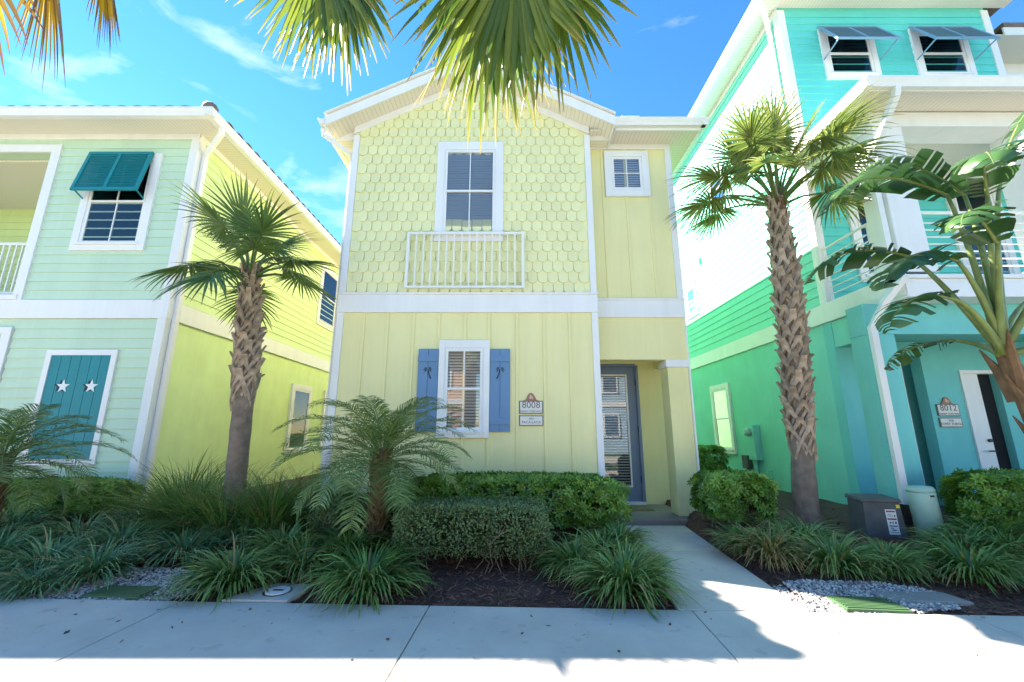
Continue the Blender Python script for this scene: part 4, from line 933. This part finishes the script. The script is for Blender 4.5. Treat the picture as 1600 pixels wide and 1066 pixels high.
bp = thing('bird_of_paradise', 'giant bird of paradise with torn paddle leaves leaning before the aqua house', 'plant', (5.75, 4.3, .0)); rr = random.Random(44)
st = [(5.75, 4.3, -.1), (5.62, 4.3, .7), (5.42, 4.3, 1.35), (5.25, 4.3, 1.95), (5.17, 4.3, 2.3)]
part('stem', MB().tube(st, [.11, .10, .09, .085, .06], 12), 'bopold', bp, True)
for k in range(9):
    f = k / 9; z = 1.0 + 1.3 * f; x = 5.53 - .38 * f; a = k * 2.4; m = MB(); m.tube([(x + math.cos(a) * .07, 4.3 + math.sin(a) * .07, z - .2), (x + math.cos(a) * .11 - .03, 4.3 + math.sin(a) * .11, z + .12), (x + math.cos(a) * .20 - .06, 4.3 + math.sin(a) * .20, z + .38)], [.065, .055, .006], 6, flat=.5); part('old_sheath', m, 'bopold', bp)
leaves = [  # petiole control, blade base, direction, length, width, curl
    ((5.15, 4.3, 3.4), (5.02, 4.3, 4.02), (-.9, 0, .55), 1.75, 0.30, 2.3), ((5.3, 4.3, 3.4), (5.28, 4.35, 4.05), (-.55, .1, .85), 1.25, 0.32, 2.2),
    ((5.4, 4.3, 3.5), (5.62, 4.25, 4.2), (.25, -.1, .8), 1.3, 0.30, 1.5), ((5.2, 4.2, 3.3), (5.16, 4.05, 3.85), (-.25, -.25, .5), 1.0, 0.30, 3.4),
    ((5.0, 4.2, 2.9), (4.72, 4.1, 3.12), (-.85, -.1, .30), 1.15, .34, 2.2), ((4.9, 4.2, 2.7), (4.52, 4.1, 2.72), (-.75, -.1, .12), .95, .32, 2.0),
    ((5.0, 4.5, 3.0), (4.80, 4.65, 3.42), (-.8, .25, .45), 1.3, .34, 2.2), ((5.1, 4.1, 2.9), (5.0, 3.95, 3.25), (-.45, -.2, .6), .95, 0.30, 3.0),
    ((5.5, 4.0, 3.0), (5.95, 3.8, 3.5), (.6, -.3, .4), 1.1, .32, 1.5), ((5.6, 4.5, 2.7), (6.1, 4.6, 2.9), (.7, .2, .2), 1.1, .32, 1.3),
    ((5.3, 4.5, 2.3), (5.25, 4.8, 2.42), (-.3, .6, .1), .8, .28, 1.6), ((5.45, 4.1, 2.2), (5.5, 3.9, 2.35), (.2, -.4, .1), .8, .28, 1.8)]
for c1, H, d, ln, wd, cu in leaves:
    m = MB(); mp_ = MB(); paddle(m, mp_, (5.17 + rr.uniform(-.04, .04), 4.3 + rr.uniform(-.04, .04), 2.15), c1, H, d, ln, wd, rr, cu); lf = part('leaf', m, 'bop', bp, True); part('stalk', mp_, 'bopst', lf, True)
m = MB(); m.tube([(5.15, 4.28, 2.3), (5.10, 4.25, 2.65), (5.07, 4.22, 2.95)], [.035, .03, .004], 6); part('new_spear', m, 'bopst', bp, True)

# strap-leaf clumps
def clump_mesh(name, mat, n, ln, wd, arch, seed, spread=.10, upright=.9):
    rr = random.Random(seed); m = MB()
    for k in range(n):
        a = rr.uniform(0, 6.283); r = spread * math.sqrt(rr.random()); p = V((math.cos(a) * r, math.sin(a) * r, -.02)); az = a + rr.gauss(0, .5)
        f = r / spread; e = R(88 - 50 * f * rr.uniform(.6, 1.2)) * upright + R(rr.uniform(-5, 6)); l = ln * rr.uniform(.55, 1.12); bd = arch * rr.uniform(.6, 1.35); st = 6
        h = V((-math.sin(az), math.cos(az), 0)); vs = []; al = []
        tw = rr.uniform(-.6, .6)
        for i in range(st + 1):
            g = i / st; wv = wd * (.75 + .5 * g) * (1 - max(0, g - .45) / .55 * .92) * .5; hh = (h * math.cos(tw * g) + V((0, 0, 1)) * math.sin(tw * g)) * wv
            vs += [p - hh, p + hh]; al += [g, g]
            d = V((math.cos(az) * math.cos(e), math.sin(az) * math.cos(e), math.sin(e))); p = p + d * l / st; e -= bd / st * (.4 + 1.3 * g)
            if p.z < .012: p.z = .012; e = max(e, 0)
        m.add(vs, [(2 * i, 2 * i + 1, 2 * i + 3, 2 * i + 2) for i in range(st)], rr.random() ** 1.3, al)
    return m.mesh(name, mat)
LM = [clump_mesh('grass_clump', 'lir', 520, .54, .019, 2.1, s) for s in (1, 2, 3)]
LB = [clump_mesh('grass_clump', 'lirblue', 520, .58, .017, 2.0, s) for s in (4, 5)]
LBR = clump_mesh('grass_clump', 'lirbrown', 480, .50, .014, 2.1, 6)
LT = [clump_mesh('tall_grass_clump', 'tall', 480, 1.12, .013, 1.25, s, .17, .97) for s in (7, 8)]
def clump(me, x, y, s, label, group=None, name='grass_clump', rz=None, cat='grass'):
    o = link(name, me, None, loc=(x, y, bedz(x, y) + .005), rot=(0, 0, random.uniform(0, 6.28) if rz is None else rz), scale=(s, s, s * random.uniform(.9, 1.05)))
    return tag(o, label, cat, group)
random.seed(17)
lab = 'arching blue-green strap-leaf clump in the bed before the mint house'
for x, y, s in ((-3.95, 4.30, .92), (-4.55, 4.42, 1.0), (-5.25, 4.55, 1.05), (-3.55, 4.85, .95), (-4.35, 5.0, 1.0), (-5.1, 5.25, 1.05), (-5.9, 4.9, 1.05), (-4.0, 5.5, .95), (-4.75, 5.75, 1.0), (-6.3, 5.6, 1.0), (-3.1, 5.15, .9), (-4.2, 4.02, .72)):
    clump(LB[int(x * 10) % 2], x, y, s, lab, 'blue-green clumps before the mint house')
clump(LM[0], -2.52, 4.12, 1.05, 'wide green strap-leaf clump between the gravel and the cleanout pad')
clump(LM[1], -1.28, 4.02, 1.12, 'large green strap-leaf clump between the cleanout pad and the clipped hedge')
lab = 'dark green strap-leaf clump behind the cleanout pad'
for x, y, s in ((-2.05, 4.45, .95), (-1.72, 4.75, 1.0), (-2.45, 4.80, .95)): clump(LM[2], x, y, s, lab, 'clumps behind the cleanout pad')
clump(LM[0], .98, 3.98, 1.08, 'large green strap-leaf clump at the corner of walkway and sidewalk')
lab = 'green strap-leaf clump between the clipped hedge and the walkway'
for x, y, s in ((.62, 4.42, .92), (.95, 4.72, .95), (1.18, 4.38, .78), (1.22, 5.1, .8)): clump(LM[1], x, y, s, lab, 'clumps beside the walkway')
clump(LBR, 2.72, 4.72, 1.0, 'browned strap-leaf clump on the house-side of the walkway gravel')
lab = 'green strap-leaf clump between the walkway shrub and the utility cabinet'
for x, y, s in ((2.62, 5.05, .82), (3.40, 5.15, .80), (3.05, 4.98, .85), (3.20, 4.48, .95)): clump(LM[2], x, y, s, lab, 'clumps before the utility cabinet')
clump(LM[0], 3.66, 4.40, .80, 'yellow-tipped strap-leaf clump in front of the utility cabinet')
lab = 'full green strap-leaf clump in front of the right hedge'
for x, y, s in ((4.30, 4.25, 1.05), (4.75, 4.70, 1.0), (5.1, 4.6, 1.1), (5.35, 5.0, 1.0), (3.98, 4.75, .55)): clump(LM[1], x, y, s, lab, 'clumps before the right hedge')
lab = 'tall spiky grass clump round the foot of the slim fan palm'
for x, y, s in ((-4.45, 6.0, 1.05), (-4.05, 5.75, 1.0), (-3.55, 5.50, .95), (-3.2, 5.85, .98), (-3.0, 5.5, .84), (-4.75, 6.3, .98), (-2.75, 5.95, .9)): clump(LT[int(x * 20) % 2], x, y, s, lab, 'tall grass round the palm', 'tall_grass_clump')

# hedges and shrubs
def leaf(m, p, d, u, l, wv, r):
    s = d.cross(u)
    if s.length < .01: s = V((1, 0, 0))
    s.normalize(); n = s.cross(d)
    m.add([p, p + d * l * .45 - s * wv + n * l * .06, p + d * l - n * l * .08, p + d * l * .45 + s * wv + n * l * .06, p + d * l * .5 - n * l * .03], [(0, 4, 1), (1, 4, 2), (2, 4, 3), (3, 4, 0)], r, [0, .5, 1, .5, .5])
def hedge(name, label, cx, cy, rx, ry, h, kind, n, seed, z0=.0, low=.12, cat='hedge', rz=0):
    rr = random.Random(seed); bz = bedz(cx, cy); t = thing(name, label, cat, (cx, cy, bz), local=True); t.rotation_euler = (0, 0, rz)
    m = MB(); k = 0
    while k < n:
        # shell of a rounded box, some leaves deeper
        u, v, w_ = rr.uniform(-1, 1), rr.uniform(-1, 1), rr.uniform(-1, 1); f = rr.choice((0, 1, 2, 2)); q = [u, v, w_]; q[f] = 1. if (f == 2 and rr.random() < .8) else rr.choice((-1., 1.))
        p_ = (abs(q[0]) ** 5 + abs(q[1]) ** 5 + abs(q[2]) ** 5) ** (-.2); dep = 1 - abs(rr.gauss(0, .10)); q = [c_ * p_ * dep for c_ in q]
        bump = 1 + .10 * noise.noise(V((q[0] * rx * 4 + seed, q[1] * ry * 4, q[2] * h * 3)))
        p = V((q[0] * rx * bump, q[1] * ry * bump, low + (h - low) * (q[2] * bump * .5 + .5)));
        if p.z < low * .7: continue
        nrm = V((q[0] / rx, q[1] / ry, q[2] / h * 2 + .25)).normalized()
        if kind == 'umbrella':
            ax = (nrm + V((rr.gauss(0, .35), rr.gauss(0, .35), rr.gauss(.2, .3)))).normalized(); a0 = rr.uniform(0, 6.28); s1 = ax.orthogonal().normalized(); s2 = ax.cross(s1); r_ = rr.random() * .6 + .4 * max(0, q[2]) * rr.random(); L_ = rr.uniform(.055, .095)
            for j in range(7):
                a = a0 + j * .9; d = (s1 * math.cos(a) + s2 * math.sin(a) + ax * .25).normalized(); leaf(m, p + d * .008, d, ax, L_ * rr.uniform(.8, 1.1), L_ * .19, min(1, r_ + rr.uniform(-.1, .1)))
        else:
            d = (nrm * .5 + V((rr.gauss(0, .6), rr.gauss(0, .6), rr.gauss(.15, .5)))).normalized(); leaf(m, p, d, nrm, rr.uniform(.018, .034), .0075, rr.random()); 
        k += 1
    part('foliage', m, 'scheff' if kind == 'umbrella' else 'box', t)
    m = MB()
    for k in range(int(26 * rx + 14)):
        x, y = rr.uniform(-rx, rx) * .85, rr.uniform(-ry, ry) * .8; p = V((x, y, -.03)); pts = [p]
        for i in range(5): p = p + V((rr.gauss(0, .05), rr.gauss(0, .05), h * .17)); pts.append(p)
        m.tube(pts, [.008, .006, .005, .004, .003, .002], 5)
        for i in (2, 3, 4):
            for _ in range(2):
                a = rr.uniform(0, 6.28); m.tube([pts[i], pts[i] + V((math.cos(a) * .13, math.sin(a) * .13, .06))], [.005, .002], 3)
    part('stems', m, 'twig', t)
    # dense leafy core so that light does not pass straight through
    m = MB()
    for k in range(int(n * .25)):
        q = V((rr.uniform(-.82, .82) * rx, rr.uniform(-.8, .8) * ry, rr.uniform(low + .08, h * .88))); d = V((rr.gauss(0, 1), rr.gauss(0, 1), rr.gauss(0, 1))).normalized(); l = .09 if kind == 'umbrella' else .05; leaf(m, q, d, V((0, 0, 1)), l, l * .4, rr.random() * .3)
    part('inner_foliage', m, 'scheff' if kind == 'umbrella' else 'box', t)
hedge('clipped_hedge', 'low clipped small-leaved hedge with bare twigs beneath, before the yellow house', -.40, 4.68, .80, .36, .62, 'small', 19000, 61, low=.12)
hedge('clipped_hedge', 'clipped small-leaved hedge under the pygmy date palm', -1.75, 5.35, .60, .35, .52, 'small', 8000, 62, low=.1)
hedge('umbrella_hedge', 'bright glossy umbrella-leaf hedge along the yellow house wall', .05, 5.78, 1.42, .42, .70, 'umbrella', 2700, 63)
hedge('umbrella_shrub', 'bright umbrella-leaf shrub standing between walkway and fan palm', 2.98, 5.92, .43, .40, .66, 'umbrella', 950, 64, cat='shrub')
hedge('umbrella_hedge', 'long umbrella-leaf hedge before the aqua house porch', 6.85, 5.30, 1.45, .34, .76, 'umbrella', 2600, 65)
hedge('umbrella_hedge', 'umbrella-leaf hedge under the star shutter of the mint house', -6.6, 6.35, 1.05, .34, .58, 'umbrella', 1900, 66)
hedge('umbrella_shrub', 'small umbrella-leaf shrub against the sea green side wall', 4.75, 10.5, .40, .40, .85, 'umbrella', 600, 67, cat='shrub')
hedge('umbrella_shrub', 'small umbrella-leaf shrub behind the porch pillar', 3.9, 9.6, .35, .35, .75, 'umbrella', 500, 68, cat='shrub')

# ------------------------------------------------------------------ houses across the road, seen only in the glass
def across(label, x0, x1, wallm, seed):
    yb = -15.0; t = thing('opposite_house', label, 'house', ((x0 + x1) / 2, yb - 4, 0)); W = lambda a, b, n: (a, yb + n, b)
    part('wall', box(x0, x1, yb - 9, yb, -.15, 6.6), wallm, t)
    xc = (x0 + x1) / 2; part('roof', MB().prism([(x0 - .5, 6.601), (x1 + .5, 6.601), (xc, 9.0)], lambda a, b: (a, yb + .6, b), lambda a, b: (a, yb - 9.5, b)), 'tile', t)
    for a in (x0 + .9, x1 - 2.1):
        for b in (1.0, 4.2):
            wn = part('window', WB(W, a, a + 1.2, b, b + 1.7, 0, .06), 'trim', t); part('pane', WB(W, a + .12, a + 1.08, b + .12, b + 1.58, .06, .064), 'tealpoly', wn)
    part('door', WB(W, xc - .5, xc + .5, -.1, 2.2, 0, .06), 'bluedoor', t); part('band_board', WB(W, x0, x1, 3.2, 3.55, 0, .05), 'trim', t)
across('peach gabled house across the road', -9.5, -3.2, paint('peach_paint', (.70, .45, .30), .6), 1)
across('tan gabled house across the road', -1.8, 4.4, paint('tan_paint', (.34, .24, .17), .6), 2)
across('pale blue gabled house across the road', 5.8, 12.0, paint('pale_blue_paint', (.40, .55, .68), .6), 3)

for o in bpy.data.objects:
    if '_w' in o: del o['_w']
